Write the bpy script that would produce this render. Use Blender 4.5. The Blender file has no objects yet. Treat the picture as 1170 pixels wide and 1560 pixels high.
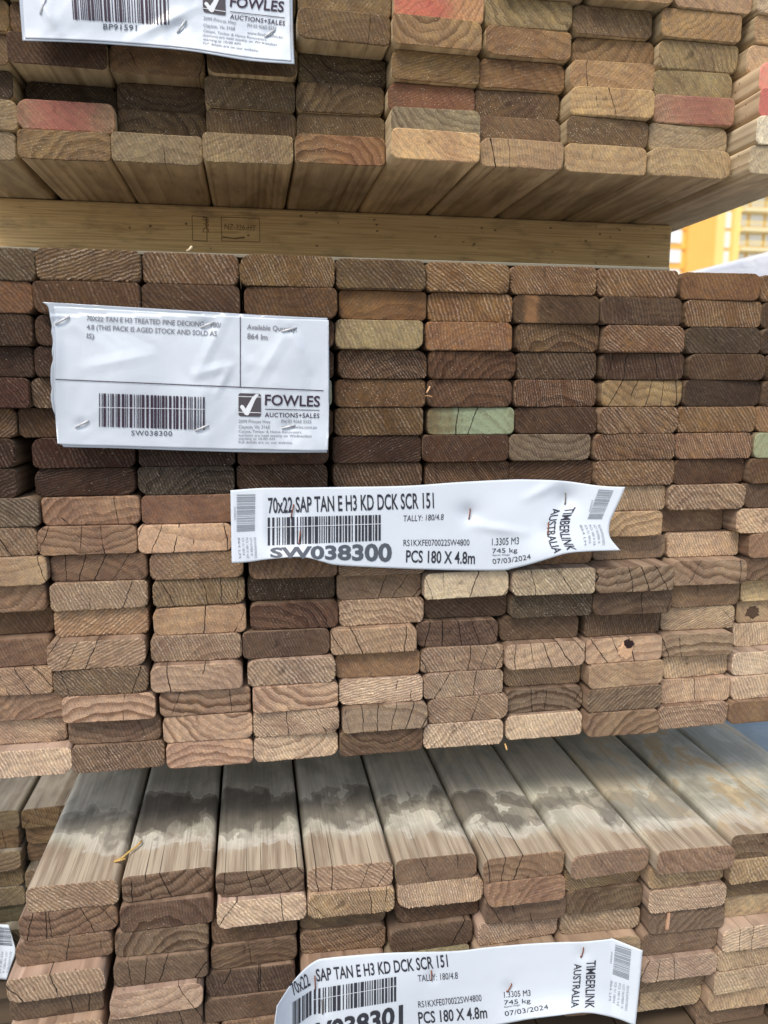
import bpy, bmesh, math, random
from mathutils import Vector, Matrix, noise

# ------------------------------------------------------------------ camera, sky, sun, exposure
S = bpy.context.scene
COL = S.collection
CAM_POS = Vector((0.22642, -0.60260, -0.09807))
YAW, PITCH, ROLL, FOCAL = 0.1716507, 0.1582098, 0.0017748, 1162.02   # focal length in pixels of the 1170 x 1560 photograph
_fw = Vector((math.sin(YAW), math.cos(YAW), 0)); _rt = Vector((math.cos(YAW), -math.sin(YAW), 0)); _up = Vector((0, 0, 1))
FWD = _fw * math.cos(PITCH) - _up * math.sin(PITCH)
_u2 = _up * math.cos(PITCH) + _fw * math.sin(PITCH)
RIGHT = _rt * math.cos(ROLL) + _u2 * math.sin(ROLL)
UP = _u2 * math.cos(ROLL) - _rt * math.sin(ROLL)
cam = bpy.data.cameras.new('camera'); cam_o = bpy.data.objects.new('camera', cam); COL.objects.link(cam_o)
cam.sensor_fit = 'VERTICAL'; cam.sensor_height = 36.0; cam.lens = FOCAL / 1560 * 36.0
cam.dof.use_dof = True; cam.dof.focus_distance = 0.63; cam.dof.aperture_fstop = 7.5
cam.clip_start = 0.01; cam.clip_end = 1500
M = Matrix((RIGHT, UP, -FWD)).transposed().to_4x4(); M.translation = CAM_POS
cam_o.matrix_world = M
S.camera = cam_o

SUN_ELEV, SUN_AZ = math.radians(54), math.radians(212)      # azimuth measured clockwise from +Y: the sun stands behind the photographer
w = bpy.data.worlds.new('World'); S.world = w; w.use_nodes = True
nt = w.node_tree; bg = nt.nodes['Background']
sky = nt.nodes.new('ShaderNodeTexSky'); sky.sky_type = 'NISHITA'; sky.sun_disc = False
sky.sun_elevation = SUN_ELEV; sky.sun_rotation = SUN_AZ
sky.air_density = 1.0; sky.dust_density = 3.0; sky.ozone_density = 1.0
nt.links.new(sky.outputs[0], bg.inputs[0]); bg.inputs[1].default_value = 0.135
sun = bpy.data.lights.new('sun', 'SUN'); sun.energy = 1.5; sun.angle = math.radians(18); sun.color = (1.0, 0.93, 0.84)
sun_o = bpy.data.objects.new('sun', sun); COL.objects.link(sun_o)
_sd = Vector((math.sin(SUN_AZ) * math.cos(SUN_ELEV), math.cos(SUN_AZ) * math.cos(SUN_ELEV), math.sin(SUN_ELEV)))
sun_o.rotation_euler = _sd.to_track_quat('Z', 'Y').to_euler()
S.view_settings.view_transform = 'Standard'; S.view_settings.look = 'None'
S.view_settings.exposure = 0.52; S.view_settings.gamma = 1.0
S.render.engine = 'CYCLES'
S.cycles.use_denoising = True; S.cycles.denoiser = 'OPENIMAGEDENOISE'; S.cycles.denoising_input_passes = 'RGB_ALBEDO_NORMAL'; S.cycles.denoising_prefilter = 'ACCURATE'
S.cycles.max_bounces = 5; S.cycles.diffuse_bounces = 3

# ------------------------------------------------------------------ helpers
def lin(c):
    return tuple((v / 255 / 12.92) if v / 255 <= 0.04045 else ((v / 255 + 0.055) / 1.055) ** 2.4 for v in c)

def link(name, mesh, mats=(), parent=None):
    o = bpy.data.objects.new(name, mesh); COL.objects.link(o)
    for m in (mats if isinstance(mats, (list, tuple)) else [mats]):
        mesh.materials.append(m)
    if parent is not None:
        o.parent = parent
    return o

def tag(o, label=None, cat=None, group=None, kind=None):
    if label: o['label'] = label
    if cat: o['category'] = cat
    if group: o['group'] = group
    if kind: o['kind'] = kind
    return o

def bm_to(name, bm, mats=(), parent=None):
    me = bpy.data.meshes.new(name); bm.to_mesh(me); bm.free()
    return link(name, me, mats, parent)

def add_box(bm, x0, x1, y0, y1, z0, z1, mi=0, bev=0.0):
    vs = [bm.verts.new(p) for p in ((x0,y0,z0),(x1,y0,z0),(x1,y1,z0),(x0,y1,z0),(x0,y0,z1),(x1,y0,z1),(x1,y1,z1),(x0,y1,z1))]
    fs = [bm.faces.new([vs[i] for i in f]) for f in ((3,2,1,0),(4,5,6,7),(0,1,5,4),(1,2,6,5),(2,3,7,6),(3,0,4,7))]
    for f in fs: f.material_index = mi
    if bev:
        es = {e for f in fs for e in f.edges}
        bmesh.ops.bevel(bm, geom=list(es), offset=bev, segments=2, affect='EDGES', profile=0.5)

# ------------------------------------------------------------------ node helper
class G:
    def __init__(self, name):
        self.m = bpy.data.materials.new(name); self.m.use_nodes = True
        self.t = self.m.node_tree; self.n = self.t.nodes; self.l = self.t.links
        self.b = self.n['Principled BSDF']
    def put(self, sock, v):
        if v is None: return
        if hasattr(v, 'is_output') or isinstance(v, bpy.types.NodeSocket): self.l.new(v, sock)
        else:
            if sock.type == 'RGBA' and len(v) == 3: v = (*v, 1)
            sock.default_value = v
    def math(self, op, a, b=None, c=None, clamp=False):
        n = self.n.new('ShaderNodeMath'); n.operation = op; n.use_clamp = clamp
        for i, v in enumerate((a, b, c)): self.put(n.inputs[i], v)
        return n.outputs[0]
    def add(self, a, b): return self.math('ADD', a, b)
    def sub(self, a, b): return self.math('SUBTRACT', a, b)
    def mul(self, a, b): return self.math('MULTIPLY', a, b)
    def div(self, a, b): return self.math('DIVIDE', a, b)
    def step(self, v, lo, hi, a=0.0, b=1.0):
        n = self.n.new('ShaderNodeMapRange'); n.interpolation_type = 'SMOOTHSTEP'
        for i, x in enumerate((v, lo, hi, a, b)): self.put(n.inputs[i], x)
        return n.outputs[0]
    def xyz(self, v):
        n = self.n.new('ShaderNodeSeparateXYZ'); self.put(n.inputs[0], v); return n.outputs
    def vec(self, x, y, z):
        n = self.n.new('ShaderNodeCombineXYZ')
        for i, v in enumerate((x, y, z)): self.put(n.inputs[i], v)
        return n.outputs[0]
    def vscale(self, v, s):
        n = self.n.new('ShaderNodeVectorMath'); n.operation = 'MULTIPLY'; self.put(n.inputs[0], v); n.inputs[1].default_value = s; return n.outputs[0]
    def noise(self, v, scale, detail=3, rough=0.55, w=None, dist=0.0, col=False):
        n = self.n.new('ShaderNodeTexNoise'); n.noise_dimensions = '4D' if w is not None else '3D'
        self.put(n.inputs['Vector'], v); n.inputs['Scale'].default_value = scale; n.inputs['Detail'].default_value = detail
        n.inputs['Roughness'].default_value = rough; n.inputs['Distortion'].default_value = dist
        if w is not None: self.put(n.inputs['W'], w)
        return n.outputs['Color' if col else 'Fac']
    def white(self, v):
        n = self.n.new('ShaderNodeTexWhiteNoise'); n.noise_dimensions = '2D'; self.put(n.inputs['Vector'], v); return n.outputs['Value']
    def mix(self, f, a, b, mode='MIX'):
        n = self.n.new('ShaderNodeMix'); n.data_type = 'RGBA'; n.blend_type = mode; n.clamp_factor = True
        self.put(n.inputs[0], f); self.put(n.inputs[6], a); self.put(n.inputs[7], b); return n.outputs[2]
    def attr(self, name):
        n = self.n.new('ShaderNodeAttribute'); n.attribute_type = 'OBJECT'; n.attribute_name = name; return n
    def obj(self):
        n = self.n.new('ShaderNodeTexCoord'); return n.outputs['Object']
    def rnd(self):
        n = self.n.new('ShaderNodeObjectInfo'); return self.math('MULTIPLY', n.outputs['Random'], 97.0)
    def bump(self, h, strength, dist=0.001):
        n = self.n.new('ShaderNodeBump'); n.inputs['Strength'].default_value = strength; n.inputs['Distance'].default_value = dist
        self.put(n.inputs['Height'], h); return n.outputs[0]
    def out(self, col=None, rough=0.8, normal=None, **kw):
        self.put(self.b.inputs['Base Color'], col); self.put(self.b.inputs['Roughness'], rough)
        if normal is not None: self.l.new(normal, self.b.inputs['Normal'])
        self.b.inputs['Specular IOR Level'].default_value = kw.pop('spec', 0.25)
        for k, v in kw.items(): self.put(self.b.inputs[k], v)
        return self.m

# ------------------------------------------------------------------ timber, solid in x, y, z so that rings and checks run on from the end to the sides
def wood_fields(g):
    p = g.vscale(g.obj(), (1000, 1000, 1000))                     # millimetres, the origin in the middle of the sawn end
    x, y, z = g.xyz(p)
    sd = g.rnd()
    pa = g.attr('pith'); px, pz, spc = g.xyz(pa.outputs['Vector'])
    lk = g.attr('look'); saw, ring, crk = g.xyz(lk.outputs['Vector'])
    mk = g.attr('marks'); speck, ang, dpt = g.xyz(mk.outputs['Vector'])
    slow = g.vec(x, g.mul(y, 0.025), z)
    warp = g.mul(g.sub(g.noise(slow, 0.045, 2, 0.5, sd), 0.5), 16.0)
    warp = g.add(warp, g.mul(g.sub(g.noise(slow, 0.2, 2, 0.5, sd), 0.5), 1.3))
    dx, dz = g.sub(x, px), g.sub(z, pz)
    r = g.math('SQRT', g.add(g.mul(dx, dx), g.mul(dz, dz)))
    rw = g.add(r, warp)
    t = g.math('FRACT', g.div(rw, spc))
    rid = g.math('FLOOR', g.div(rw, spc))
    late = g.mul(g.step(t, 0.2, 0.84), g.step(t, 1.0, 0.9))
    late = g.mul(late, g.math('MULTIPLY_ADD', g.white(g.vec(rid, sd, 0)), 0.75, 0.35))
    # drying checks: planes that run out from the pith
    th = g.math('ARCTAN2', dx, dz)
    cw = g.div(13.0, g.math('MAXIMUM', 20.0, g.math('SQRT', g.add(g.mul(px, px), g.mul(pz, pz)))))   # angle of one cell
    cs = g.add(g.div(th, cw), g.mul(g.sub(g.noise(slow, 0.07, 3, 0.6, sd), 0.5), 0.42))
    cid = g.math('FLOOR', cs)
    dist = g.mul(g.mul(g.math('ABSOLUTE', g.sub(g.math('FRACT', cs), 0.5)), cw), r)
    sel = g.white(g.vec(cid, sd, 0))
    gate = g.step(g.sub(g.add(g.mul(crk, 0.9), g.mul(g.sub(g.noise(g.vec(cid, g.mul(r, 0.08), sd), 1.0, 1), 0.5), 0.9)), sel), -0.06, 0.14)
    gate = g.mul(gate, g.step(crk, 0.02, 0.18))
    wid = g.mul(gate, g.math('MULTIPLY_ADD', g.white(g.vec(sd, cid, 0)), 0.22, 0.12))
    crack = g.mul(g.step(g.sub(dist, wid), 0.16, -0.12), gate)
    return dict(p=p, x=x, y=y, z=z, sd=sd, rw=rw, late=late, crack=crack, saw=saw, ring=ring, crk=crk, speck=speck, ang=ang, slow=slow, tint=g.attr('tint').outputs['Color'], t=t)

def make_end_grain():
    g = G('sawn_end_grain'); f = wood_fields(g)
    x, z, sd, p = f['x'], f['z'], f['sd'], f['p']
    fp = g.vec(x, z, 0)
    # saw tooth ridges
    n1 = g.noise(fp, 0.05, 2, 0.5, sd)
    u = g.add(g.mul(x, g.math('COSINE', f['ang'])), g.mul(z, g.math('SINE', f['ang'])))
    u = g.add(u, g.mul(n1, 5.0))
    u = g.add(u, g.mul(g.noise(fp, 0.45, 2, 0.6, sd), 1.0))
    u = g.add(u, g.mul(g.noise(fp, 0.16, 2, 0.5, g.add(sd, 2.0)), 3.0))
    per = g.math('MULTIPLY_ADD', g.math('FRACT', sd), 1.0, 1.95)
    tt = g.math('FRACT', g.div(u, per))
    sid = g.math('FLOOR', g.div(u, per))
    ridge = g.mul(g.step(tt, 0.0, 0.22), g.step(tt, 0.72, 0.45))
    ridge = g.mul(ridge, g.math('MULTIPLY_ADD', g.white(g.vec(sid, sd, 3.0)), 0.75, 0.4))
    patch = g.step(g.noise(fp, 0.055, 3, 0.6, g.add(sd, 7.0)), 0.3, 0.52)
    rag = g.step(g.noise(g.vec(g.add(x, g.mul(z, 0.35)), z, 0.0), 0.75, 3, 0.75, sd), 0.40, 0.56)
    sawl = g.mul(g.mul(ridge, patch), g.math('MULTIPLY_ADD', rag, 0.8, 0.2))
    dash = g.step(g.math('SINE', g.mul(f['rw'], 2.6)), -0.55, 0.25)
    sawl = g.mul(sawl, g.math('MULTIPLY_ADD', g.mul(f['ring'], g.sub(dash, 1.0)), 0.85, 1.0))
    saws = g.mul(sawl, f['saw'])
    fine = g.noise(fp, 1.0, 4, 0.8, sd)
    mid = g.noise(fp, 0.22, 4, 0.65, sd)
    big = g.noise(fp, 0.04, 3, 0.55, g.add(sd, 3.0))
    c = f['tint']
    hsv = g.n.new('ShaderNodeHueSaturation')
    g.put(hsv.inputs['Hue'], g.math('MULTIPLY_ADD', big, 0.035, 0.4835)); g.put(hsv.inputs['Saturation'], g.math('MULTIPLY_ADD', mid, 0.45, 0.70))
    g.put(hsv.inputs['Value'], g.math('MULTIPLY_ADD', big, 1.0, 0.5)); g.put(hsv.inputs['Color'], c)
    c = hsv.outputs[0]
    dark = g.mix(1.0, c, (0.42, 0.36, 0.32), 'MULTIPLY')
    c = g.mix(g.mul(f['late'], g.mul(f['ring'], 0.95)), c, dark)
    light = g.mix(0.5, g.mix(1.0, c, (2.0, 1.98, 1.94), 'MULTIPLY'), (0.60, 0.52, 0.43))
    c = g.mix(g.mul(saws, 0.95), c, light)
    c = g.mix(g.mul(g.mul(f['saw'], g.sub(1.0, ridge)), 0.75), c, g.mix(1.0, c, (0.52, 0.47, 0.42), 'MULTIPLY'))  # shadow side of the saw ridges, painted into the colour of the grooves
    v2 = g.math('MULTIPLY_ADD', g.sub(fine, 0.5), 1.7, 1.0)
    v2 = g.mul(v2, g.math('MULTIPLY_ADD', g.sub(mid, 0.5), 1.1, 1.0))
    c = g.mix(1.0, c, g.vec(v2, v2, v2), 'MULTIPLY')
    # stains
    st = g.step(g.noise(fp, 0.055, 4, 0.6, g.add(sd, 31.0), 0.6), 0.6, 0.72)
    c = g.mix(g.mul(st, 0.75), c, g.mix(1.0, c, (0.42, 0.4, 0.4), 'MULTIPLY'))
    # spray paint
    pk = g.attr('paint'); pv = g.attr('paint_fit'); pc, pw, ps = g.xyz(pv.outputs['Vector'])
    pe = g.add(g.div(g.math('ABSOLUTE', g.sub(x, pc)), g.math('MAXIMUM', pw, 0.1)), g.mul(g.sub(g.noise(fp, 0.14, 5, 0.7, sd), 0.5), 1.9))
    pm = g.mul(g.mul(g.step(pe, 1.45, 0.35), ps), g.math('MULTIPLY_ADD', g.step(fine, 0.3, 0.6), 0.4, 0.6))
    pm = g.mul(pm, g.math('MULTIPLY_ADD', g.sub(1.0, f['late']), 0.35, 0.65))
    c = g.mix(pm, c, pk.outputs['Color'])
    # loose fibres and dust
    vn = g.n.new('ShaderNodeTexVoronoi'); vn.voronoi_dimensions = '3D'; vn.inputs['Scale'].default_value = 0.55
    g.put(vn.inputs['Vector'], g.vec(g.add(x, g.mul(z, 0.6)), g.mul(z, 1.5), sd))
    sp = g.mul(g.step(vn.outputs['Distance'], 0.30, 0.16), g.step(g.xyz(vn.outputs['Color'])[0], g.sub(1.0, g.mul(f['speck'], 0.62)), g.math('ADD', g.sub(1.0, g.mul(f['speck'], 0.62)), 0.05)))
    sp = g.mul(sp, g.step(g.noise(fp, 0.09, 2, 0.5, g.add(sd, 11.0)), 0.36, 0.6))
    c = g.mix(g.mul(sp, g.math('MULTIPLY_ADD', g.step(g.noise(fp, 0.8, 2, 0.6, g.add(sd, 19.0)), 0.35, 0.6), 0.6, 0.2)), c, (0.70, 0.60, 0.45))
    c = g.mix(g.mul(f['crack'], 0.93), c, (0.012, 0.009, 0.007))
    h = g.add(g.mul(sawl, g.mul(f['saw'], 0.5)), g.add(g.mul(fine, 0.35), g.mul(mid, 0.25)))
    h = g.sub(g.add(h, g.mul(f['late'], g.mul(f['ring'], 0.25))), g.mul(f['crack'], 1.5))
    return g.out(c, 0.82, g.bump(h, 1.0, 0.0015), spec=0.22)

def make_side(name, tide):
    g = G(name); f = wood_fields(g)
    x, y, z, sd = f['x'], f['y'], f['z'], f['sd']
    p = f['p']
    gr = g.noise(g.vec(g.mul(x, 1.0), g.mul(y, 0.02), z), 0.9, 3, 0.65, sd)
    g2 = g.noise(g.vec(x, g.mul(y, 0.03), z), 0.16, 3, 0.6, sd)
    bl = g.noise(g.vec(x, g.mul(y, 0.35), z), 0.045, 4, 0.6, sd)
    if not tide:
        base = g.attr('flank').outputs['Color']
        c = g.mix(1.0, base, (0.5, 0.42, 0.36), 'MULTIPLY')
        fig = g.noise(g.vec(g.mul(x, 0.9), g.mul(y, 0.12), z), 0.05, 3, 0.6, g.add(sd, 15.0), 0.8)
        c = g.mix(g.mul(f['late'], 0.6), base, c)
        c = g.mix(g.mul(g.step(fig, 0.5, 0.62), 0.5), c, g.mix(1.0, c, (0.5, 0.47, 0.44), 'MULTIPLY'))
        c = g.mix(g.mul(g.step(fig, 0.44, 0.34), 0.35), c, g.mix(1.0, c, (1.35, 1.33, 1.28), 'MULTIPLY'))
        v = g.mul(g.math('MULTIPLY_ADD', g.sub(gr, 0.5), 0.4, 1.0), g.math('MULTIPLY_ADD', g.sub(bl, 0.5), 1.3, 1.0))
        c = g.mix(1.0, c, g.vec(v, v, v), 'MULTIPLY')
        # weather-bleached towards the open end
        ys = g.add(y, g.mul(g.sub(bl, 0.5), 40.0))
        stn = g.step(g.noise(g.vec(x, g.mul(y, 0.3), z), 0.05, 4, 0.65, g.add(sd, 5.0), 0.8), 0.57, 0.66)
        c = g.mix(g.mul(stn, 0.35), c, g.mix(1.0, c, (0.45, 0.42, 0.38), 'MULTIPLY'))
        dots = g.n.new('ShaderNodeTexVoronoi'); dots.inputs['Scale'].default_value = 0.12; g.put(dots.inputs['Vector'], g.vec(x, g.mul(y, 0.7), g.add(z, sd)))
        dm = g.mul(g.step(dots.outputs['Distance'], 0.11, 0.06), g.step(g.xyz(dots.outputs['Color'])[0], 0.62, 0.64))
        c = g.mix(g.mul(dm, 0.7), c, (0.03, 0.022, 0.016))
        ckf = g.step(y, 75.0, 20.0)
    else:
        tp = g.attr('tide'); off, drk, yel = g.xyz(tp.outputs['Vector'])
        xy = g.vec(x, g.mul(y, 0.62), sd)
        blob = g.noise(xy, 0.040, 3, 0.5, sd, 0.35)
        bl2 = g.noise(xy, 0.085, 3, 0.5, g.add(sd, 9.0), 0.5)
        bl3 = g.noise(xy, 0.03, 4, 0.55, g.add(sd, 40.0), 0.5)
        n3 = g.noise(g.vec(x, g.mul(y, 0.045), sd), 0.17, 3, 0.6, sd)
        nb = g.noise(g.vec(0.0, 0.0, sd), 1.0, 0)
        yw = g.add(y, g.mul(g.sub(g.noise(xy, 0.024, 3, 0.5, g.add(sd, 77.0)), 0.5), 95.0))
        def window(at, half):
            d = g.div(g.math('ABSOLUTE', g.sub(g.sub(yw, off), at)), half); return g.math('MAXIMUM', g.sub(1.0, g.mul(d, d)), -1.5)
        # silver-grey weathered wood
        c = g.mix(g.step(bl3, 0.36, 0.62), lin((172, 171, 153)), lin((208, 206, 188)))
        c = g.mix(g.mul(g.step(n3, 0.5, 0.7), 0.35), c, lin((140, 132, 118)))
        c = g.mix(g.mul(g.mul(yel, 0.85), g.step(g.add(g.mul(bl3, 0.75), g.mul(bl2, 0.25)), 0.49, 0.56)), c, lin((192, 168, 122)))
        # browner, streaked along the grain towards the open end
        warm = g.mix(g.step(n3, 0.38, 0.58), lin((142, 122, 100)), lin((182, 166, 143)))
        warm = g.mix(g.mul(f['late'], 0.3), warm, lin((112, 90, 74)))
        c = g.mix(g.mul(g.step(g.sub(g.add(g.mul(g.add(y, yw), 0.5), g.mul(g.sub(n3, 0.5), 46.0)), off), 4.0, -24.0), 0.85), c, warm)
        # dark water stain with a sharp edge, a pale scum line before it and a pale rim round it
        fld = g.add(g.mul(window(g.math('MULTIPLY_ADD', nb, 26.0, 16.0), g.math('MULTIPLY_ADD', nb, 18.0, 24.0)), 0.30), g.mul(g.sub(blob, 0.5), 1.9))
        fld = g.add(fld, g.mul(g.sub(bl2, 0.5), 0.4))
        near = g.step(g.sub(g.add(g.add(yw, g.mul(g.sub(n3, 0.5), 30.0)), g.mul(g.sub(bl2, 0.5), 50.0)), off), -4.0, g.math('MULTIPLY_ADD', g.step(nb, 0.4, 0.6), 14.0, 3.0))
        D = g.mul(g.step(fld, 0.03, 0.05), near)
        D2 = g.mul(g.step(fld, 0.15, 0.24), near)
        rim = g.mul(g.step(fld, -0.05, 0.0), g.step(fld, 0.05, 0.02))
        scum = g.step(g.add(g.mul(window(2.0, 17.0), 0.30), g.add(g.mul(g.sub(bl2, 0.5), 1.1), g.mul(g.sub(blob, 0.5), 0.3))), 0.08, 0.17)
        c = g.mix(g.mul(scum, g.math('MULTIPLY_ADD', bl3, 1.3, -0.25)), c, lin((198, 193, 180)))
        c = g.mix(g.mul(g.mul(rim, 0.45), drk), c, lin((208, 204, 192)))
        dcol = g.mix(g.step(bl2, 0.38, 0.62), lin((88, 82, 74)), lin((128, 121, 108)))
        c = g.mix(g.mul(g.mul(D, 0.62), drk), c, dcol)
        c = g.mix(g.mul(g.mul(D2, 0.55), drk), c, lin((78, 72, 66)))
        v = g.mul(g.math('MULTIPLY_ADD', g.sub(gr, 0.5), 0.75, 1.0), g.math('MULTIPLY_ADD', g.sub(g2, 0.5), 0.45, 1.0))
        v = g.mul(v, g.math('MULTIPLY_ADD', g.mul(g.step(g.noise(g.vec(x, g.mul(y, 0.012), sd), 0.5, 2, 0.6), 0.60, 0.68), g.step(y, 95.0, 45.0)), -0.32, 1.0))
        c = g.mix(1.0, c, g.vec(v, v, v), 'MULTIPLY')
        ckf = g.step(g.add(y, g.mul(g.sub(n3, 0.5), 80.0)), 60.0, 25.0)
    ck = g.mul(f['crack'], ckf)
    c = g.mix(g.mul(ck, 0.92), c, (0.013, 0.010, 0.008))
    h = g.sub(g.add(g.mul(gr, 0.5), g.mul(f['late'], 0.2)), g.mul(ck, 1.5))
    return g.out(c, 0.72, g.bump(h, 0.35, 0.0006), spec=0.25)

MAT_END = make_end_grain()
MAT_SIDE = make_side('planed_side', False)
MAT_TIDE = make_side('water_stained_face', True)

# ------------------------------------------------------------------ one board = one mesh
BOARD_T = 0.0223
RADIUS = [0.0044, 0.0058]
def board_mesh(w, h, length, rnd, fuzz=0.5):
    bm = bmesh.new()
    rad = rnd.uniform(*RADIUS)
    hw, hh = w / 2, h / 2
    prof = []
    kr = [rnd.uniform(.7, 1.2) if rnd.random() < .86 else rnd.uniform(1.2, 1.6) for _ in range(4)]
    def arc(cx, cz, a0):
        k = kr[a0 // 90]; ox, oz = (1 if cx > 0 else -1) * rad * (1 - k), (1 if cz > 0 else -1) * rad * (1 - k)
        for i in range(9):
            a = math.radians(a0 + 90 * i / 8); prof.append((cx + ox + rad * k * math.cos(a), cz + oz + rad * k * math.sin(a)))
    def edge(n, c):                                          # straight run to where the next corner's curve starts
        p = prof[-1]; k = kr[c] * rad
        q = ((-hw + k, hh), (-hw, -hh + k), (hw - k, -hh), (hw, hh - kr[0] * rad))[(c - 1) % 4]
        for i in range(1, n): prof.append((p[0] + (q[0] - p[0]) * i / n, p[1] + (q[1] - p[1]) * i / n))
    arc(hw - rad, hh - rad, 0);     edge(60, 1)
    arc(-hw + rad, hh - rad, 90);   edge(12, 2)
    arc(-hw + rad, -hh + rad, 180); edge(60, 3)
    arc(hw - rad, -hh + rad, 270);  edge(12, 0)
    n = len(prof)
    rings = []
    ch = rnd.uniform(0.0004, 0.0009)
    skew_x, skew_z = rnd.uniform(-.0016, .0016), rnd.uniform(-.0006, .0006)   # no saw cut is quite square
    seed = rnd.uniform(0, 50)
    cup = rnd.uniform(-.0003, .0003)
    for k, (y, s) in enumerate(((0.0, ch), (ch, 0.0), (0.02, 0.0), (0.12, 0.0), (length, 0.0))):
        vs = []
        for i, (x, z) in enumerate(prof):
            jx = jz = jy = 0.0
            if k < 2:
                q = noise.noise(Vector((x * 420, z * 420, seed)))
                q2 = noise.noise(Vector((x * 1500, z * 1500, seed + 9)))
                q3 = noise.noise(Vector((x * 140, z * 140, seed + 4)))
                m = s + (0.0003 * q + 0.00042 * q2 * fuzz + 0.0004 * q3 + (0.0007 * fuzz * max(0, q2) if z < 0 else 0)) * (1.0 if k == 0 else 0.5)
                d = math.hypot(x, z) or 1
                jx, jz = -m * x / d * (1 if abs(x) > hw * .8 else .3), -m * (1 if z > 0 else -1) * (abs(z) / hh)
                jy = 0.0005 * q2 * fuzz if k == 0 else 0
            vs.append(bm.verts.new((x + jx, y + jy + (skew_x * x / hw + skew_z * z / hh) * (1 if k < 2 else 0.3 if k == 2 else 0), z + jz + cup * (x / hw) ** 2)))
        rings.append(vs)
    inner = []
    for x, z in prof:                                                # the sawn face proper, flat inside its ragged edge
        d = math.hypot(x, z) or 1
        x2, z2 = x * (1 - .0016 / hw), z * (1 - .0016 / hh)
        inner.append(bm.verts.new((x2, skew_x * x2 / hw + skew_z * z2 / hh, z2 + cup * (x2 / hw) ** 2)))
    mid_v = bm.verts.new((0, 0, 0))
    for i in range(n):
        j = (i + 1) % n
        bm.faces.new((mid_v, inner[j], inner[i])).material_index = 1
        bm.faces.new((inner[i], inner[j], rings[0][j], rings[0][i])).material_index = 1
    for k in range(len(rings) - 1):
        for i in range(n):
            j = (i + 1) % n
            q = bm.faces.new((rings[k][i], rings[k + 1][i], rings[k + 1][j], rings[k][j]))
            q.material_index = 1 if k == 0 else 0; q.smooth = k > 0
    fb = bm.faces.new(list(reversed(rings[-1]))); fb.material_index = 1
    bmesh.ops.recalc_face_normals(bm, faces=bm.faces[:])
    for i in range(n):
        e = bm.edges.get((rings[1][i], rings[1][(i + 1) % n]))
        if e: e.smooth = False
        e = bm.edges.get((rings[-1][i], rings[-1][(i + 1) % n]))
        if e: e.smooth = False
    me = bpy.data.meshes.new('decking_board'); bm.to_mesh(me); bm.free()
    return me

# ------------------------------------------------------------------ the setting
def ground():
    g = G('yard_concrete'); p = g.obj()
    n = g.noise(p, 1.3, 6, 0.6); n2 = g.noise(p, 40, 4, 0.6)
    c = g.mix(n, lin((150, 150, 148)), lin((192, 190, 184)))
    c = g.mix(g.step(n2, 0.35, 0.7), c, lin((134, 133, 130)))
    m = g.out(c, 0.9, g.bump(n2, 0.4, 0.003))
    bm = bmesh.new(); s = 700
    bm.faces.new([bm.verts.new(q) for q in ((-s, -s, 0), (s, -s, 0), (s, s, 0), (-s, s, 0))])
    o = bm_to('ground', bm, m); o.location.z = GROUND_Z
    tag(o, 'grey concrete yard the timber stacks stand on', 'ground', kind='structure')
GROUND_Z = -0.955
ground()

def flat_mat(name, c, rough=0.7, var=0.12, scale=3.0, **kw):
    g = G(name); n = g.noise(g.obj(), scale, 4, 0.6)
    v = g.math('MULTIPLY_ADD', g.sub(n, 0.5), var * 2, 1.0)
    return g.out(g.mix(1.0, lin(c), g.vec(v, v, v), 'MULTIPLY'), rough, **kw)

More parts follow.
